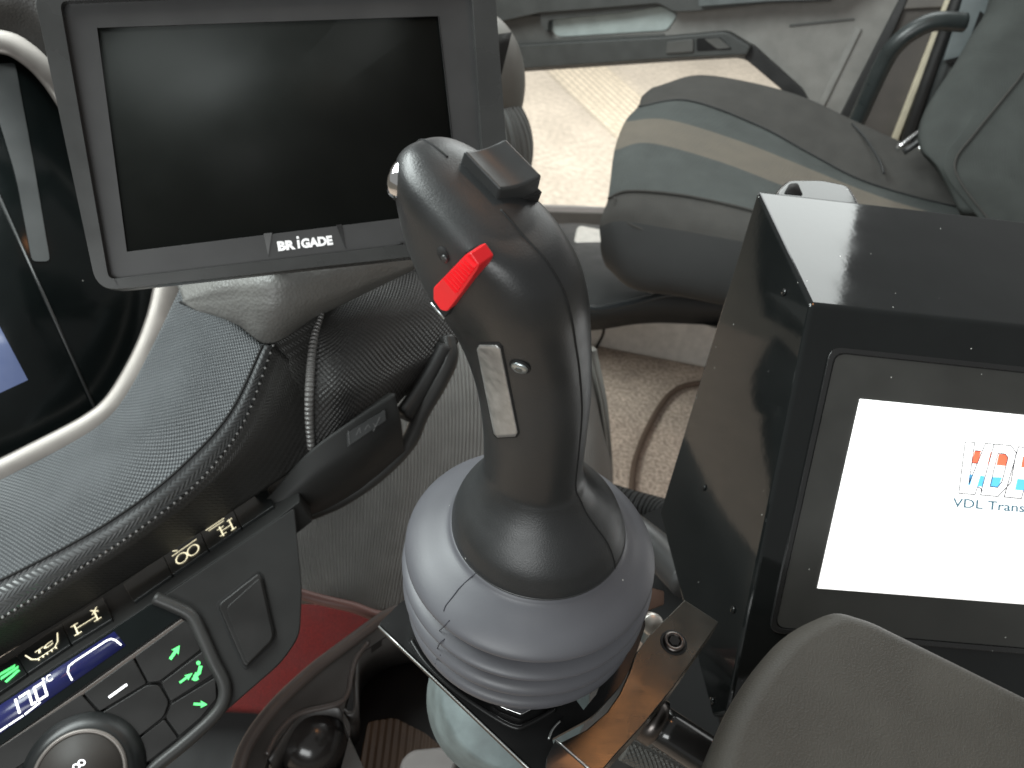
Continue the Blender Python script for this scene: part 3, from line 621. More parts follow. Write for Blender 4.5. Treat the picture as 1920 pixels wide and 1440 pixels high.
# ribbed side panel
pn = thing('console_side_panel', 'light grey ribbed console side panel behind the joystick', 'panel', P(700, 1140, .85))
loft('ribbed_cover', [[(500, 900, .80), (640, 800, .84), (760, 660, .90), (860, 560, .95), (1000, 560, .98), (1085, 600, 1.0), (1112, 660, 1.05)],
                    [(520, 980, .77), (650, 880, .80), (760, 780, .84), (880, 700, .87), (1010, 690, .90), (1100, 720, .94), (1132, 780, 1.0)],
                    [(540, 1060, .74), (650, 1000, .77), (760, 930, .80), (880, 860, .82), (1010, 830, .85), (1110, 840, .90), (1147, 880, .96)],
                    [(560, 1108, .72), (650, 1128, .74), (724, 1150, .75), (860, 1120, .77), (1000, 1060, .80), (1110, 1000, .86), (1146, 975, .93)]], rib_m, pn, nu=90, nv=50, solid=.02)
tube('lower_edge_trim', [(545, 1108, .715), (600, 1124, .72), (660, 1138, .725), (730, 1156, .73), (850, 1130, .75)], .005, M('edge_trim_red_brown', (.15, .07, .06), .5), pn, n=40, m=12)
loft('grey_corner', [row(1.00, [(1098, 650), (1112, 760), (1118, 860), (1112, 980)]), row(.96, [(1106, 660), (1128, 760), (1136, 860), (1132, 980)]), row(.99, [(1112, 668), (1136, 770), (1149, 870), (1146, 980)]), row(1.03, [(1108, 668), (1132, 770), (1146, 870), (1142, 980)])], cyl_m, pn, nu=30, nv=20, solid=.01)
# red carpet patch in the footwell
rc = loft('red_mat', [[(300, 1100, .95), (640, 1140, .95), (800, 1180, .95)], [(200, 1240, .90), (600, 1260, .90), (760, 1300, .90)], [(300, 1330, .86), (480, 1330, .86), (760, 1380, .86)]], redc, None, nu=30, nv=30, solid=.01)
rb = loft('dark_floor_sheet', [[(260, 1180, .97), (500, 1200, .97), (800, 1230, .97)], [(160, 1330, .92), (480, 1340, .92), (760, 1390, .92)], [(60, 1560, .84), (420, 1560, .84), (760, 1560, .84)]], darkfl, None, nu=30, nv=30, solid=.01)  # dark sheet added so the floor below the red mat reads dark
tag(rb, 'dark sheet added to the floor between the climate console and the cup tray', 'mat')
tag(rc, 'small red carpet piece in the footwell beside the console', 'mat')
# ------------------------------------------------------------------ cup tray
TP = hplane(P(640, 1290, .62).z)
tray = thing('cup_holder_tray', 'dark cup holder tray below the joystick with brown ribbed mat', 'tray', TP.at(650, 1400) - UP * .08)
out_t = rnd([(722, 1150), (900, 1120), (1200, 1250), (1200, 1700), (380, 1700), (440, 1440), (492, 1355), (590, 1250)], [16, 10, 10, 0, 0, 20, 30, 20])
hole1 = rnd([(735, 1185), (900, 1160), (1100, 1290), (1000, 1500), (700, 1480), (640, 1350), (655, 1290), (668, 1230)], [20, 20, 20, 20, 30, 20, 20, 20])
hole2 = rnd([(500, 1420), (560, 1335), (630, 1318), (660, 1360), (640, 1440), (610, 1520), (480, 1540)], [20, 30, 20, 20, 20, 20, 20])
prism('tray_top', [out_t, hole1, hole2], TP, 0, .012, tray_m, tray, bevel=.003)
tube('tray_rim', [TP.at(*q) for q in ((760, 1140), (722, 1156), (650, 1208), (580, 1262), (510, 1330), (462, 1400), (438, 1480))], .0055, M('rim_brown', (.065, .05, .044), .4), tray, n=60, m=14)
tube('well_rim', [TP.at(*q) for q in ((500, 1415), (525, 1370), (562, 1338), (632, 1320), (652, 1300), (658, 1270), (668, 1235), (690, 1205))], .0022, M('rim_dark', (.05, .04, .036), .35), tray, n=60, m=10)
lowp = Plane(point=TP.p - UP * .055, normal=UP)
prism('well_floor', [(735, 1175), (1200, 1250), (1200, 1700), (420, 1700), (470, 1440), (530, 1370), (620, 1290)], lowp, 0, .004, M('well_black', (.012, .011, .011), .5), tray)
prism('well_mat', rnd([(690, 1352), (740, 1345), (800, 1375), (850, 1420), (860, 1520), (640, 1520), (672, 1440)], [10, 10, 15, 15, 0, 0, 10]), lowp, .004, .004, mat_m, tray, bevel=.001)
def arcwall(name, px, z0, z1):
    v, f = [], []
    pts = [TP.at(*q) for q in px]
    pts = cat(pts, 40)
    for p in pts: v += [Vector((p.x, p.y, p.z + z0)), Vector((p.x, p.y, p.z + z1))]
    for i in range(39): f.append((2 * i, 2 * i + 2, 2 * i + 3, 2 * i + 1))
    return mk(name, v, f, tray_m, tray, solid=.004)
arcwall('well_wall', [(500, 1420), (560, 1335), (630, 1318), (660, 1330), (662, 1270), (672, 1225), (735, 1182), (900, 1158)], -.055, -.002)
bl = lathe('shift_ball', P(586, 1392, .62), UP, [(.028 * math.cos(a), .028 * math.sin(a)) for a in [math.radians(t) for t in range(-88, 90, 8)]], M('glossy_ball', (.02, .018, .017), .2), None, n=40)
tag(bl, 'glossy black ball knob standing in the cup holder tray', 'knob')
tb = prism('grey_tab', rnd([(748, 1425), (770, 1402), (835, 1396), (862, 1410), (840, 1480), (750, 1480)], 14), Plane(a=(800, 1400, .56), b=(860, 1400, .56), c=(800, 1480, .53)), 0, .012, M('tab_grey', (.11, .10, .095), .5), None, bevel=.004)
tag(tb, 'small grey plastic tab beside the pale frosted cup', 'tab')
# pale frosted cup below plate
prof = [(.0, -.052), (.02, -.050), (.034, -.043), (.043, -.030), (.0475, -.012), (.0475, .008), (.045, .03), (.043, .034)]
cp = lathe('frosted_cup', P(948, 1302, .475), (UP + Vector((.15, -.3, 0))).normalized(), prof, cup_m, None, n=64)
tag(cp, 'pale blue frosted rounded cup hanging under the black mounting plate', 'cup')
# ------------------------------------------------------------------ joystick
O = P(1010, 985, .32)
JP = Plane(point=O, normal=(0, -1, 0))
def jp(px, py): return JP.at(px, py)
def dep(p): return (p - CAM).dot(Fv)
joy = thing('joystick', 'black ergonomic joystick with red toggle on a blue grey rubber boot', 'joystick', jp(983, 1190))
# grip
SEC = [(1010, 993, 158, 1, -28), (1010, 986, 162, 1, -28), (1010, 975, 163, 1, -28), (1010, 965, 160, 1, -28), (1010, 952, 154, 1, -28), (1009, 938, 143, .99, -28), (1007, 922, 127, .97, -29), (1005, 905, 111, .95, -30), (1003, 886, 99, .92, -30), (1000, 865, 92, .90, -30),
       (1002, 800, 96, .85, -31), (998, 720, 107, .80, -32), (980, 640, 124, .75, -34), (952, 570, 149, .71, -36), (932, 505, 166, .68, -37),
       (917, 445, 170, .67, -37), (903, 400, 164, .67, -37), (894, 370, 150, .66, -37), (886, 350, 120, .66, -37), (880, 337, 86, .66, -37), (876, 330, 48, .66, -37), (875, 328, 12, .66, -37)]
NS = 96
raw = []
for cx, cy, w, rt, ph in SEC:
    c = jp(cx, cy); a = w * dep(c) / FPX / math.sqrt(math.cos(math.radians(ph)) ** 2 + (rt * math.sin(math.radians(ph))) ** 2); raw.append((c.x, c.y, c.z, a, a * rt, math.radians(ph)))
def cat1(i, f, k):
    g_ = lambda j: raw[max(0, min(len(raw) - 1, j))][k]
    p0, p1, p2, p3 = g_(i - 1), g_(i), g_(i + 1), g_(i + 2)
    return .5 * (2 * p1 + (p2 - p0) * f + (2 * p0 - 5 * p1 + 4 * p2 - p3) * f * f + (3 * p1 - p0 - 3 * p2 + p3) * f ** 3)
verts, faces, uvs, seamA, seamB = [], [], [], [], []
rings = []
for i in range(len(raw) - 1):
    for s in range(8): rings.append((i, s / 8))
rings.append((len(raw) - 2, 1.0))
for i, f in rings:
    x, y, z, a, b, ph = [cat1(i, f, k) for k in range(6)]
    t = i + f
    n = 2.0 + min(max((t - 8) / 4, 0), 1) * .55
    tilt = min(max((t - 13) / 5, 0), 1) * .30
    for j in range(NS):
        th = 2 * math.pi * j / NS; c_, s_ = math.cos(th), math.sin(th)
        px = a * math.copysign(abs(c_) ** (2 / n), c_); py = b * math.copysign(abs(s_) ** (2 / n), s_)
        X = px * math.cos(ph) - py * math.sin(ph); Y = px * math.sin(ph) + py * math.cos(ph)
        verts.append(Vector((x + X, y + Y, z - tilt * px)))
        uvs.append((th * .03, t * .01))
nr = len(rings)
for i in range(nr - 1):
    for j in range(NS): faces.append((i * NS + j, i * NS + (j + 1) % NS, (i + 1) * NS + (j + 1) % NS, (i + 1) * NS + j))
faces.append(tuple(range(NS))); faces.append(tuple((nr - 1) * NS + j for j in range(NS)))
bvh = BVHTree.FromPolygons(verts, faces)
# press a shallow seam groove along the mirror plane
for i in range(4, nr - 2):
    for j in (0, NS // 2):
        c0 = sum((verts[i * NS + k] for k in (NS // 4, 3 * NS // 4)), Vector()) / 2
        v = verts[i * NS + j]; verts[i * NS + j] = v
grip = mk('grip_body', verts, faces, grip_m, joy, True, uvs)
def ring_line(j, i0, i1, step=3):
    out = []
    for i in range(i0, i1, step):
        v = verts[i * NS + j]; nrm = bvh.find_nearest(v)[1]
        out.append(v + (nrm * -.00005))
    return out
tube('parting_seam', ring_line(0, 4, nr - 14), .00042, seam_m, joy, n=160, m=6)
tube('parting_seam', ring_line(NS // 2, nr - 60, nr - 6), .0004, seam_m, joy, n=60, m=6)
def cast(px, py):
    loc, nrm, _, _ = bvh.ray_cast(CAM, ray(px, py))
    if loc is None:
        loc, nrm, _, _ = bvh.find_nearest(CAM + ray(px, py) * .25)
    if nrm.dot(CAM - loc) < 0: nrm = -nrm
    return loc, nrm
def patch(name, quad, off, mat, parent, nu=24, nv=12, thick=.0006, r=.12):
    """plate that follows the grip surface"""
    tl, tr, br, bl_ = [Vector(q) for q in quad]
    v, f = [], []
    for j in range(nu + 1):
        for k in range(nv + 1):
            u, w = k / nv, j / nu
            # rounded corners
            du, dw = abs(u - .5) * 2, abs(w - .5) * 2
            if dw > 1 - r: 
                e = (dw - (1 - r)) / r; sc = 1 - .25 * (1 - math.sqrt(max(0, 1 - e * e)))
                u = .5 + (u - .5) * sc
            q = tl * (1 - u) * (1 - w) + tr * u * (1 - w) + br * u * w + bl_ * (1 - u) * w
            l, nn = cast(q.x, q.y); v.append(l + nn * off)
    for j in range(nu):
        for k in range(nv):
            a = j * (nv + 1) + k; f.append((a, a + 1, a + nv + 2, a + nv + 1))
    o = mk(name, v, f, mat, parent, True, [(p.x, p.z) for p in v])
    m = o.modifiers.new('s', 'SOLIDIFY'); m.thickness = thick; m.offset = 0
    return o
patch('data_plate', [(895, 645), (938, 645), (973, 816), (930, 819)], .0004, tape_m, joy, r=.05)
patch('data_plate_edge', [(892, 642), (941, 642), (976, 819), (927, 822)], .0000, seam_m, joy, r=.05)
# screws
l, nn = cast(975, 687)
lathe('screw_recess', l - nn * .0003, nn, [(.0034, 0), (.0034, .0006), (.0028, .0008)], seam_m, joy, n=28)
scw = lathe('screw', l, nn, [(.0027, 0), (.0027, .0008), (.0022, .0012), (.0, .0013)], steel, joy, n=28)
hexagon('socket', l, nn, .0012, .0015, M('socket_dark', (.2, .22, .22), .4, metal=1), scw)
l, nn = cast(831, 477)
lathe('screw_hole', l - nn * .0002, nn, [(.0024, 0), (.0024, .0004), (.0, .0004)], seam_m, joy, n=28)
l2, n2_ = cast(836, 484)
lathe('hole_plug', l2 + nn * .0001, nn, [(.0012, 0), (.0013, .0006), (.0008, .0009), (0, .001)], satin, joy, n=20)
# red toggle
l, nn = cast(855, 530)
TG = Plane(point=l, normal=nn)
sl = prism('toggle_slot', rnd([(874, 470), (902, 499), (833, 597), (808, 568)], 3), TG, .0006, .004, seam_m, joy, bevel=.0002)
prism('slot_edge', [(808, 568), (833, 597), (831, 600), (806, 570)], TG, .0008, .001, steel, sl)
tg = prism('red_toggle', rnd([(872, 478), (882, 474), (898, 497), (893, 508), (866, 548), (838, 585), (826, 582), (812, 562), (812, 540)], [3, 3, 3, 3, 3, 5, 4, 4, 5]), TG, .0026, .006, red_m, joy, bevel=.0008, segs=3)
rv, rf = [], []
for i in range(9):
    t = i / 8; a = Vector((874, 481)).lerp(Vector((834, 520)), t); b = Vector((893, 499)).lerp(Vector((858, 548)), t)
    A, B = TG.at(a.x, a.y, .0026), TG.at(b.x, b.y, .0026); dd = (TG.at(829, 527, .0042) - TG.at(871, 485, .0042)).normalized() * .00050; hh = TG.n * .0010
    k = len(rv); rv += [A - dd, A + dd, B + dd, B - dd, A - dd * .4 + hh, A + dd * .4 + hh, B + dd * .4 + hh, B - dd * .4 + hh]
    rf += [(k + 4, k + 5, k + 6, k + 7), (k, k + 1, k + 5, k + 4), (k + 1, k + 2, k + 6, k + 5), (k + 2, k + 3, k + 7, k + 6), (k + 3, k, k + 4, k + 7)]
mk('toggle_ridges', rv, rf, red_m, tg, False)
# chrome push button at the left nose
c = jp(741, 350) + Vector((0, .004, 0)); ax = Vector((-.93, .36, .02)).normalized()
lathe('chrome_button', c + Vector((0.003, 0, 0)), ax, [(.0064, -.006), (.0064, .0022), (.0058, .0036), (.0044, .0040), (.0042, .0032), (0, .0032)], chrome, joy, n=40)
# thumb rocker
l, nn0 = cast(932, 335)
nn = (UP * .9 + Vector((.14, -.36, 0))).normalized()
RP = Plane(point=l, normal=nn)
TL, TR, BR, BL = (869, 282), (948, 259), (1017, 329), (938, 354)
hgt = .0062
v, f = [], []
gN = 16
def bil(u, w): return (TL[0] * (1 - u) * (1 - w) + TR[0] * u * (1 - w) + BR[0] * u * w + BL[0] * (1 - u) * w, TL[1] * (1 - u) * (1 - w) + TR[1] * u * (1 - w) + BR[1] * u * w + BL[1] * (1 - u) * w)
for j in range(gN + 1):
    for k in range(gN + 1):
        u, w = k / gN, j / gN
        p = RP.at(*bil(u, w), hgt) - nn * (.0014 * math.sin(math.pi * u)) 
        e = max(abs(u - .5), abs(w - .5)) * 2
        v.append(p)
for j in range(gN):
    for k in range(gN):
        a = j * (gN + 1) + k; f.append((a, a + 1, a + gN + 2, a + gN + 1))
edge = [k for k in range(gN + 1)] + [j * (gN + 1) + gN for j in range(1, gN + 1)] + [gN * (gN + 1) + k for k in range(gN - 1, -1, -1)] + [j * (gN + 1) for j in range(gN - 1, 0, -1)]
cen = sum(v, Vector()) / len(v)
base = len(v)
for e in edge:
    q = v[e]; v.append(cen + (q - cen) * 1.10 - nn * .014)
for i in range(len(edge)):
    a, b = edge[i], edge[(i + 1) % len(edge)]; f.append((a, b, base + (i + 1) % len(edge), base + i))
f.append(tuple(base + i for i in range(len(edge))))
mk('thumb_rocker', v, f, satin, joy, True, bevel=.0009, segs=4, angle=35)
v2 = [cen + (v[edge[i]] - cen) * 1.13 - nn * .0068 for i in range(len(edge))]
n2l = len(v2); v2 += [p - nn * .006 for p in v2]
mk('rocker_slot', v2, [tuple(range(n2l)), tuple(range(2 * n2l - 1, n2l - 1, -1))] + [(i, (i + 1) % n2l, (i + 1) % n2l + n2l, i + n2l) for i in range(n2l)], seam_m, joy, False)
# rubber boot : rings along the vertical axis
def bring(cx, cy, w):
    c = jp(cx, cy); return (w * dep(c) / FPX, c)
BS = [(1010, 978.0, 150), (1010, 981.8, 164), (1009, 986.5, 169), (1007, 992, 182), (1003, 999, 198), (1000, 1006, 215), (997, 1013, 228), (996, 1019, 234), (995, 1024, 232), (994, 1028.2, 218), (993, 1032.9, 199.0), (992.5, 1038.4, 201.0), (992, 1044.0, 223.0), (991, 1049.5, 234.0), (990, 1054.2, 232.0), (989, 1058.7, 216.0), (988, 1063.3, 197.0), (987.5, 1068.9, 199), (986, 1074.8, 220), (986, 1081.1, 228), (985, 1086.4, 225), (984, 1091.7, 208), (983, 1097.0, 187), (982, 1103.3, 189), (981, 1109.5, 209), (981, 1114.9, 215), (980, 1121.1, 212), (979, 1130.5, 202), (978, 1141.9, 186), (977, 1153.2, 168)]
v, f, uv = [], [], []
NB = 96
base_pts = [bring(*b) for b in BS]
dense = []
for i in range(len(base_pts) - 1):
    for s in range(3):
        t = s / 3
        def cc(g): 
            q = [g(base_pts[max(0, min(len(base_pts) - 1, i + k))]) for k in (-1, 0, 1, 2)]
            return .5 * (2 * q[1] + (q[2] - q[0]) * t + (2 * q[0] - 5 * q[1] + 4 * q[2] - q[3]) * t * t + (3 * q[1] - q[0] - 3 * q[2] + q[3]) * t ** 3)
        dense.append((cc(lambda b: b[0]), cc(lambda b: b[1])))
for i, (r, c) in enumerate(dense):
    for j in range(NB):
        a = 2 * math.pi * j / NB; v.append(c + Vector((math.cos(a), math.sin(a), 0)) * r); uv.append((a * .05, i * .002))
for i in range(len(dense) - 1):
    for j in range(NB): f.append((i * NB + j, i * NB + (j + 1) % NB, (i + 1) * NB + (j + 1) % NB, (i + 1) * NB + j))
boot = mk('rubber_boot', v, f, boot_m, joy, True, uv)
bvb = BVHTree.FromPolygons(v, f)
def castb(px, py, off=.0001):
    loc, nrm, _, _ = bvb.ray_cast(CAM, ray(px, py)); 
    if nrm.dot(CAM - loc) < 0: nrm = -nrm
    return loc + nrm * off
for ln in ([(893, 1074), (880, 1085), (862, 1102), (848, 1120), (836, 1135), (832, 1146)], [(843, 1163), (832, 1175), (824, 1183)], [(834, 1198), (825, 1206), (820, 1216)], [(826, 1228), (819, 1236), (816, 1245)]):
    try: tube('mould_line', [castb(*q) for q in ln], .00022, M('mould_line_dark', (.03, .03, .04), .7), joy, n=24, m=6)
    except Exception: pass
lathe('bell_skirt_ring', jp(1010, 983), UP, [(.0335, 0), (.0362, 0), (.0362, .0012), (.0335, .0012)], satin, joy, n=72)
# ------------------------------------------------------------------ mounting plate
platem = M('plate_black_paint', (.010, .010, .010), .22, spec=.3, kind='grain', scale=300, strength=.04, dist=.0005, dust=.06)
PZ = jp(977, 1160).z
PL = Plane(point=(0, 0, PZ), normal=UP)
plate = thing('mounting_plate', 'glossy black folded mounting plate under the joystick boot', 'bracket', PL.at(900, 1300) - UP * .01)
outp = rnd([(708, 1172), (752, 1128), (800, 1108), (1000, 1050), (1215, 1160), (1190, 1235), (1168, 1280), (1110, 1345), (1035, 1385), (1060, 1470), (1020, 1470)], [10, 10, 0, 0, 20, 20, 20, 20, 4, 0, 0])
hl = [(1088, 1300), (1130, 1272), (1118, 1310), (1092, 1334)]
prism('plate_top', [outp, [(1075, 1305), (1128, 1275), (1118, 1302), (1094, 1331)]], PL, 0, .0025, platem, plate, bevel=.0008)
# downturned flange along the front edge
e0, e1 = PL.at(709, 1174), PL.at(1022, 1472)
fd = (e1 - e0).normalized(); fnrm = Vector((fd.y, -fd.x, 0)).normalized()
mk('plate_flange', [e0, e1, e1 - UP * .003, e0 - UP * .003, e0 - fnrm * .002, e1 - fnrm * .002, e1 - fnrm * .002 - UP * .003, e0 - fnrm * .002 - UP * .003],
   [(0, 1, 2, 3), (4, 7, 6, 5), (0, 4, 5, 1), (3, 2, 6, 7), (0, 3, 7, 4), (1, 5, 6, 2)], platem, plate, False, bevel=.0008)
edm = M('bright_plate_edge', (.45, .46, .45), .25, metal=.8)
tube('plate_edge', [PL.at(710, 1174, .0002), PL.at(1022, 1470, .0002)], .00045, edm, plate, n=8, m=8)  # highlight on the plate edge, drawn as a thin pale line
# pressed collar line
tube('pressed_collar', [PL.at(*q, .0004) for q in ((770, 1200), (800, 1245), (850, 1292), (920, 1340), (965, 1363), (990, 1358), (1040, 1330))], .0012, platem, plate, n=50, m=10)
nut = Plane(point=PL.p + UP * .003, normal=UP)
prism('chrome_corner', rnd([(922, 1312), (940, 1326), (978, 1340), (1000, 1328), (1010, 1316), (960, 1300)], 5), nut, .001, .003, chrome, plate, bevel=.0008)
br2 = prism('bracket_tab', rnd([(1043, 1384), (1120, 1450), (1120, 1500), (1015, 1500), (1025, 1420)], 3), PL, .008, .012, gloss2, plate, bevel=.0006)
tube('tab_edge', [PL.at(1042, 1386, .0085), PL.at(1112, 1448, .0085)], .0004, edm, plate, n=6, m=8)
tube('curved_edge', [PL.at(1050, 1352, .0008), PL.at(1036, 1368, .0008), PL.at(1029, 1386, .0008)], .0006, edm, plate, n=12, m=8)
# steel clamp bar
BPn = Plane(point=(0, 0, PZ + .004), normal=UP)
cl = thing('steel_clamp_bar', 'brushed dark steel bar with a socket bolt right of the boot', 'clamp', BPn.at(1200, 1300) - UP * .012)
barp = [(1284, 1124), (1348, 1166), (1300, 1235), (1262, 1290), (1205, 1360), (1150, 1420), (1100, 1480), (1050, 1480), (1036, 1400), (1060, 1388), (1100, 1368), (1138, 1335), (1162, 1300), (1180, 1260), (1192, 1225), (1218, 1190)]
prism('bar', barp, BPn, .002, .013, bar_m, cl, bevel=.0005)
bc = BPn.at(1263, 1205, .002)
lathe('bolt_recess', bc - UP * .0005, UP, [(.0064, 0), (.0064, .0007), (.0052, .0007)], seam_m, cl, n=32)
bo = lathe('bolt', bc - UP * .0003, UP, [(.0052, 0), (.0052, .0016), (.0045, .0022), (.0030, .0022), (.0030, .0008), (0, .0008)], boltm, cl, n=32)
hexagon('bolt_socket', bc, UP, .0026, .0021, seam_m, bo)
# pin behind the bar
pin = thing('end_cap_pin', 'silver round pin head between boot and steel bar', 'pin', P(1222, 1168, .40))
lathe('pin_head', P(1222, 1170, .395), (-Fv + UP * .4).normalized(), [(.0058, -.006), (.0058, .002), (.0045, .0035), (0, .004)], M('pin_metal', (.62, .60, .56), .4, metal=.7), pin, n=32)
tube('pin_shaft', [P(1222, 1170, .40), P(1212, 1195, .42)], .004, steel, pin, n=4)
blk = prism('pivot_block', rnd([(1190, 1092), (1246, 1108), (1246, 1134), (1205, 1150), (1190, 1150)], 3), Plane(a=(1220, 1100, .41), b=(1250, 1100, .42), c=(1220, 1150, .405)), 0, .02, M('brown_steel', (.15, .09, .065), .35, metal=.8), None, bevel=.001)
tag(blk, 'small brown steel block behind the right side of the boot', 'block')
# support tube
t0, t1 = P(1225, 1352, .375), P(1420, 1480, .37)
st = thing('support_tube', 'black round steel tube running under the padded armrest', 'tube', t0)
tube('tube_body', [t0, t1], .0098, M('tube_black', (.02, .02, .02), .22, metal=.2, coat=.3), st, n=8, m=40)
lathe('tube_collar', t0, (t1 - t0).normalized(), [(.0085, -.006), (.0118, -.006), (.0118, .002), (.0095, .003)], boltm, st, n=40)
brd = tube('braided_cable', [P(1170, 1400, .42), P(1215, 1422, .42), P(1275, 1455, .42), P(1340, 1500, .42)], .0075, braid, None, n=60, m=24)
tag(brd, 'braided cable sleeve below the black support tube', 'cable')
hos = tube('corrugated_hose', [P(1120, 930, .78), P(1185, 950, .76), P(1240, 966, .74), P(1300, 990, .70)], .0165, M('hose_black', (.02, .02, .02), .5, kind='ribs', scale=.006, strength=1, dist=.003), None, n=60, m=20)
tag(hos, 'dark ribbed hose crossing the carpet behind the joystick', 'hose')
hs2 = tube('hydraulic_hose', [P(1180, 990, .62), P(1230, 1030, .60), P(1290, 1090, .56)], .014, M('hose_dark2', (.035, .035, .035), .4), None, n=30, m=20)
tag(hs2, 'short dark hose end between the boot and the glossy terminal', 'hose')
# floor patch seen low down under the armrest is the floor itself; dark frame below the terminal
frm = prism('terminal_stand', rnd([(1160, 985), (1260, 940), (1360, 1400), (1300, 1560), (1180, 1500), (1240, 1300)], 6), Plane(a=(1200, 1000, .70), b=(1350, 1000, .66), c=(1280, 1400, .52)), 0, .02, M('matte_black_steel', (.012, .012, .012), .85, spec=.1), None, bevel=.002)
tag(frm, 'dark vertical steel stand below the glossy black terminal', 'stand')
# ------------------------------------------------------------------ control terminal
FP_ = Plane(a=(1520, 570, .43), b=(2200, 640, .447), c=(1362, 1340, .43))
Bc, B2 = P(1520, 570, .43), P(2200, 640, .447)
Wv = (B2 - Bc)
A_ = P(1420, 358, .515)
C_ = FP_.at(1362, 1340)
SP = Plane(point=Bc, normal=(A_ - Bc).cross(C_ - Bc))
E_ = SP.at(1236, 962); D_ = SP.at(1335, 1345)
term = thing('control_terminal', 'glossy black control terminal with a lit white logo screen', 'screen', C_)
prof5 = [A_, Bc, C_, D_, E_]
vv = prof5 + [p + Wv for p in prof5]
mk('housing', vv, [(0, 1, 2, 3, 4), (9, 8, 7, 6, 5)] + [(i, (i + 1) % 5, (i + 1) % 5 + 5, i + 5) for i in range(5)], gloss, term, False, bevel=.0022, segs=4)
bo_ = rnd([(1558, 650), (2150, 712), (2080, 1240), (1442, 1186)], [22, 0, 0, 22])
bi_ = rnd([(1566, 660), (2150, 722), (2080, 1230), (1452, 1178)], [20, 0, 0, 20])
prism('bezel_rim', [bo_, bi_], FP_, .0012, .002, gloss2, term, bevel=.0004)
prism('front_panel', rnd([(1568, 662), (2150, 724), (2080, 1228), (1454, 1176)], [20, 0, 0, 20]), FP_, .0006, .001, M('panel_satin_black', (.034, .034, .031), .42, dust=.04), term, bevel=.0002)
sc = prism('display', [(1613, 748), (2120, 798), (2060, 1144), (1533, 1103)], FP_, .0012, .001, scrw, term)
# logo
def LG(pts, m, name='logo_band', off=.0016): return prism(name, pts, FP_, off, .0001, m, sc, smooth=False)
q = lambda x, y: (1500 + x * .347, 700 + y * .347)
LG([q(945, 418), q(978, 420), q(960, 485), q(928, 483)], lg_red); LG([q(1075, 437), q(1110, 438), q(1122, 455), q(1112, 500), q(1062, 496)], lg_red)
LG([q(1030, 425), q(1034, 425), q(1018, 492), q(1014, 490)], lg_red)
LG([q(1205, 448), q(1330, 460), q(1320, 520), q(1195, 508)], lg_red)
LG([q(915, 546), q(936, 548), q(920, 604), q(908, 604)], lg_blue); LG([q(975, 552), q(997, 555), q(985, 612), q(957, 610)], lg_blue)
LG([q(1040, 560), q(1092, 562), q(1078, 600), q(1066, 614), q(1026, 612)], lg_blue); LG([q(1175, 570), q(1320, 582), q(1308, 640), q(1162, 630)], lg_blue)
lines = [[q(893, 370), q(944, 373), q(912, 600), q(1002, 379), q(1140, 390), q(1168, 428), q(1140, 590), q(1070, 665), q(975, 657), q(985, 630), q(960, 612), q(945, 655), q(858, 648), q(893, 370)],
         [q(1048, 385), q(978, 640)], [q(1070, 432), q(1110, 436), q(1124, 456), q(1092, 585), q(1068, 616), q(1026, 612), q(1070, 432)],
         [q(1180, 397), q(1250, 404)], [q(1180, 397), q(1103, 668), q(1196, 677), q(1210, 630)], [q(945, 418), q(978, 420)], [q(928, 484), q(958, 486)]]
strokes('logo_outline', lines, FP_, .0018, 2.0, lg_line, sc)
text('screen_text', 'VDL Trans', FP_, q(822, 722), q(1212, 752), 17, .0018, lg_text, sc, bold=.015)
for x, y in ((1470, 548), (1320, 914)):
    p = SP.at(x, y, .0004); lathe('rivet', p, SP.n, [(.0022, 0), (.0020, .0006), (0, .0009)], gloss, term, n=20)
for x, y in ((1374, 1143), (1335, 1314)):
    p = SP.at(x, y, .0004); lathe('rivet', p, SP.n, [(.0022, 0), (.0020, .0006), (0, .0009)], gloss, term, n=20)
TPp = Plane(point=A_, normal=(Bc - A_).cross(Wv))
EarP = Plane(a=(1460, 362, .52), b=(1610, 378, .525), c=(1480, 330, .535))
prism('rear_bracket', rnd([(1440, 400), (1458, 352), (1478, 334), (1540, 334), (1594, 345), (1612, 374), (1625, 410)], [0, 8, 10, 10, 14, 8, 0]), EarP, 0, .012, gloss, term, bevel=.004)
prism('bracket_slot', rnd([(1470, 362), (1480, 344), (1496, 343), (1506, 366)], 4), EarP, .0005, .001, seam_m, term)
# ------------------------------------------------------------------ armrest
AP = Plane(a=(1570, 1140, .365), b=(1340, 1440, .300), c=(1920, 1300, .335))
ap = rnd([(1568, 1128), (1640, 1150), (1930, 1292), (2200, 1420), (2200, 1900), (1300, 1900), (1322, 1500), (1340, 1370), (1400, 1258), (1478, 1168)], [26, 20, 0, 0, 0, 0, 60, 60, 60, 50], 8)
arm = prism('armrest', ap, AP, 0, .045, arm_m, None, bevel=.011, segs=8)
tag(arm, 'smooth dark taupe padded armrest in the lower right corner', 'armrest')
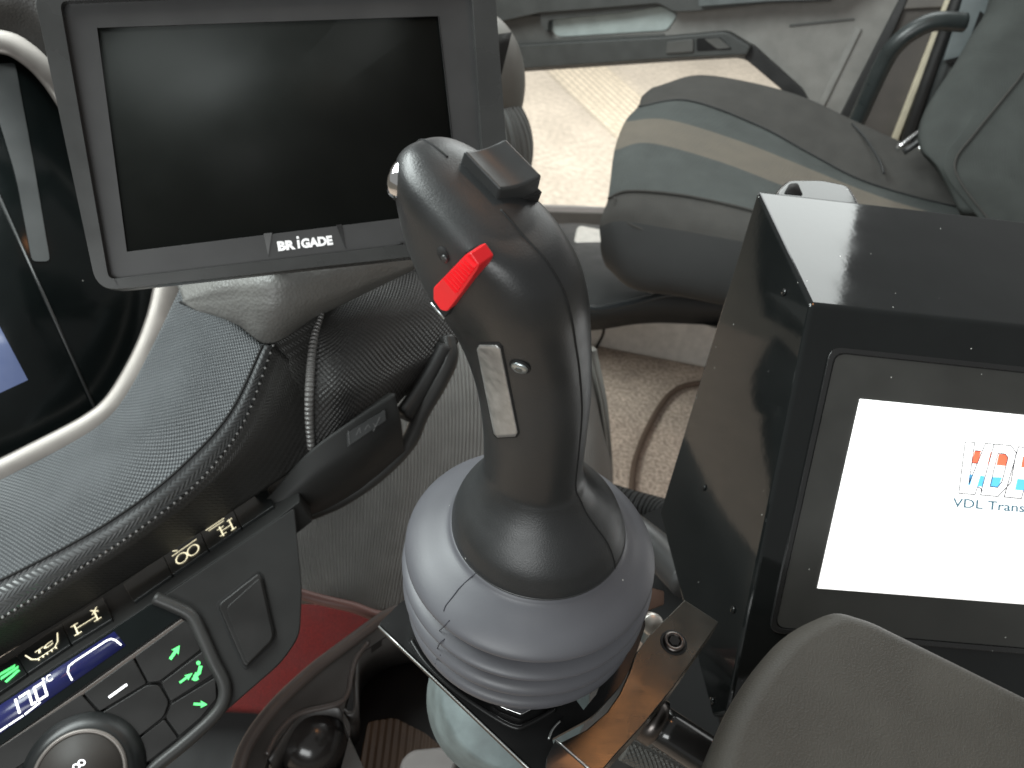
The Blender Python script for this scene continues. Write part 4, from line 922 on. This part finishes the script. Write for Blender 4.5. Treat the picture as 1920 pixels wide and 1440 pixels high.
# ------------------------------------------------------------------ monitor
MP = Plane(a=(65, -10, .395), b=(190, 545, .415), c=(925, -45, .455))
mon = thing('camera_monitor', 'black in-cab camera monitor switched off above the dashboard', 'monitor', MP.at(500, 540))
outm = rnd([(60, -18), (928, -52), (950, 250), (968, 462), (180, 548)], [30, 30, 0, 40, 45], 8)
prism('housing', outm, MP, 0, .026, mon_m, mon, bevel=.004, segs=5)
outr = rnd([(62, -16), (926, -50), (948, 250), (966, 460), (182, 546)], [30, 30, 0, 38, 42], 8)
inr = rnd([(112, 2), (884, -28), (902, 250), (916, 440), (204, 524)], [16, 16, 0, 14, 14], 8)
prism('raised_rim', [outr, inr], MP, .0065, .007, mon_m, mon, bevel=.0050, segs=6)
scr = [(182, 52), (822, 30), (846, 250), (858, 396), (238, 472)]
inner = rnd([(108, -2), (888, -32), (906, 250), (920, 444), (202, 528)], 6)
prism('front_bezel', [inner, scr], MP, .0022, .002, bez_m, mon, bevel=.0005)
prism('screen_glass', [(150, 40), (826, 26), (850, 250), (862, 400), (205, 480)], MP, .0012, .001, scr_m, mon)
tube('bezel_gap', [MP.at(822, 30, .0024), MP.at(847, 252, .0024), MP.at(860, 398, .0024)], .0003, seam_m, mon, n=12, m=6)
text('brand_lettering', 'BR', MP, (522, 471), (555, 467.2), 18, .0025, white_t, mon, bold=.06)
text('brand_lettering', 'GADE', MP, (566, 466.0), (625, 459), 18, .0025, white_t, mon, bold=.06)
strokes('lettering_figure', [[(560.6, 464.5), (559, 451)], [(558.3, 446.5), (558, 444)]], MP, .0026, 4.6, white_t, mon)
prism('glare_triangle', [(494, 438), (510, 436), (503, 480)], MP, .0026, .0004, M('glare_light', (.10, .10, .10), .3), mon, smooth=False)  # glare triangles beside the lettering, painted as flat light and dark facets
prism('glare_triangle', [(630, 422), (641, 420), (648, 466)], MP, .0026, .0004, M('glare_dark', (.02, .02, .02), .3), mon, smooth=False)
prism('rim_slot', [(356, 507), (388, 503), (388, 507), (356, 511)], MP, .0062, .001, seam_m, mon)
prism('rim_slot', [(746, 456), (756, 455), (756, 458), (746, 459)], MP, .0062, .001, seam_m, mon)
tube('rim_joint', [MP.at(207, 529, .0062), MP.at(450, 500, .0062), MP.at(750, 464, .0062)], .0002, seam_m, mon, n=12, m=6)
tube('monitor_arm', [MP.at(520, 400, -.02), MP.at(520, 440, -.05), P(520, 470, .55)], .014, mon_m, mon, n=20)
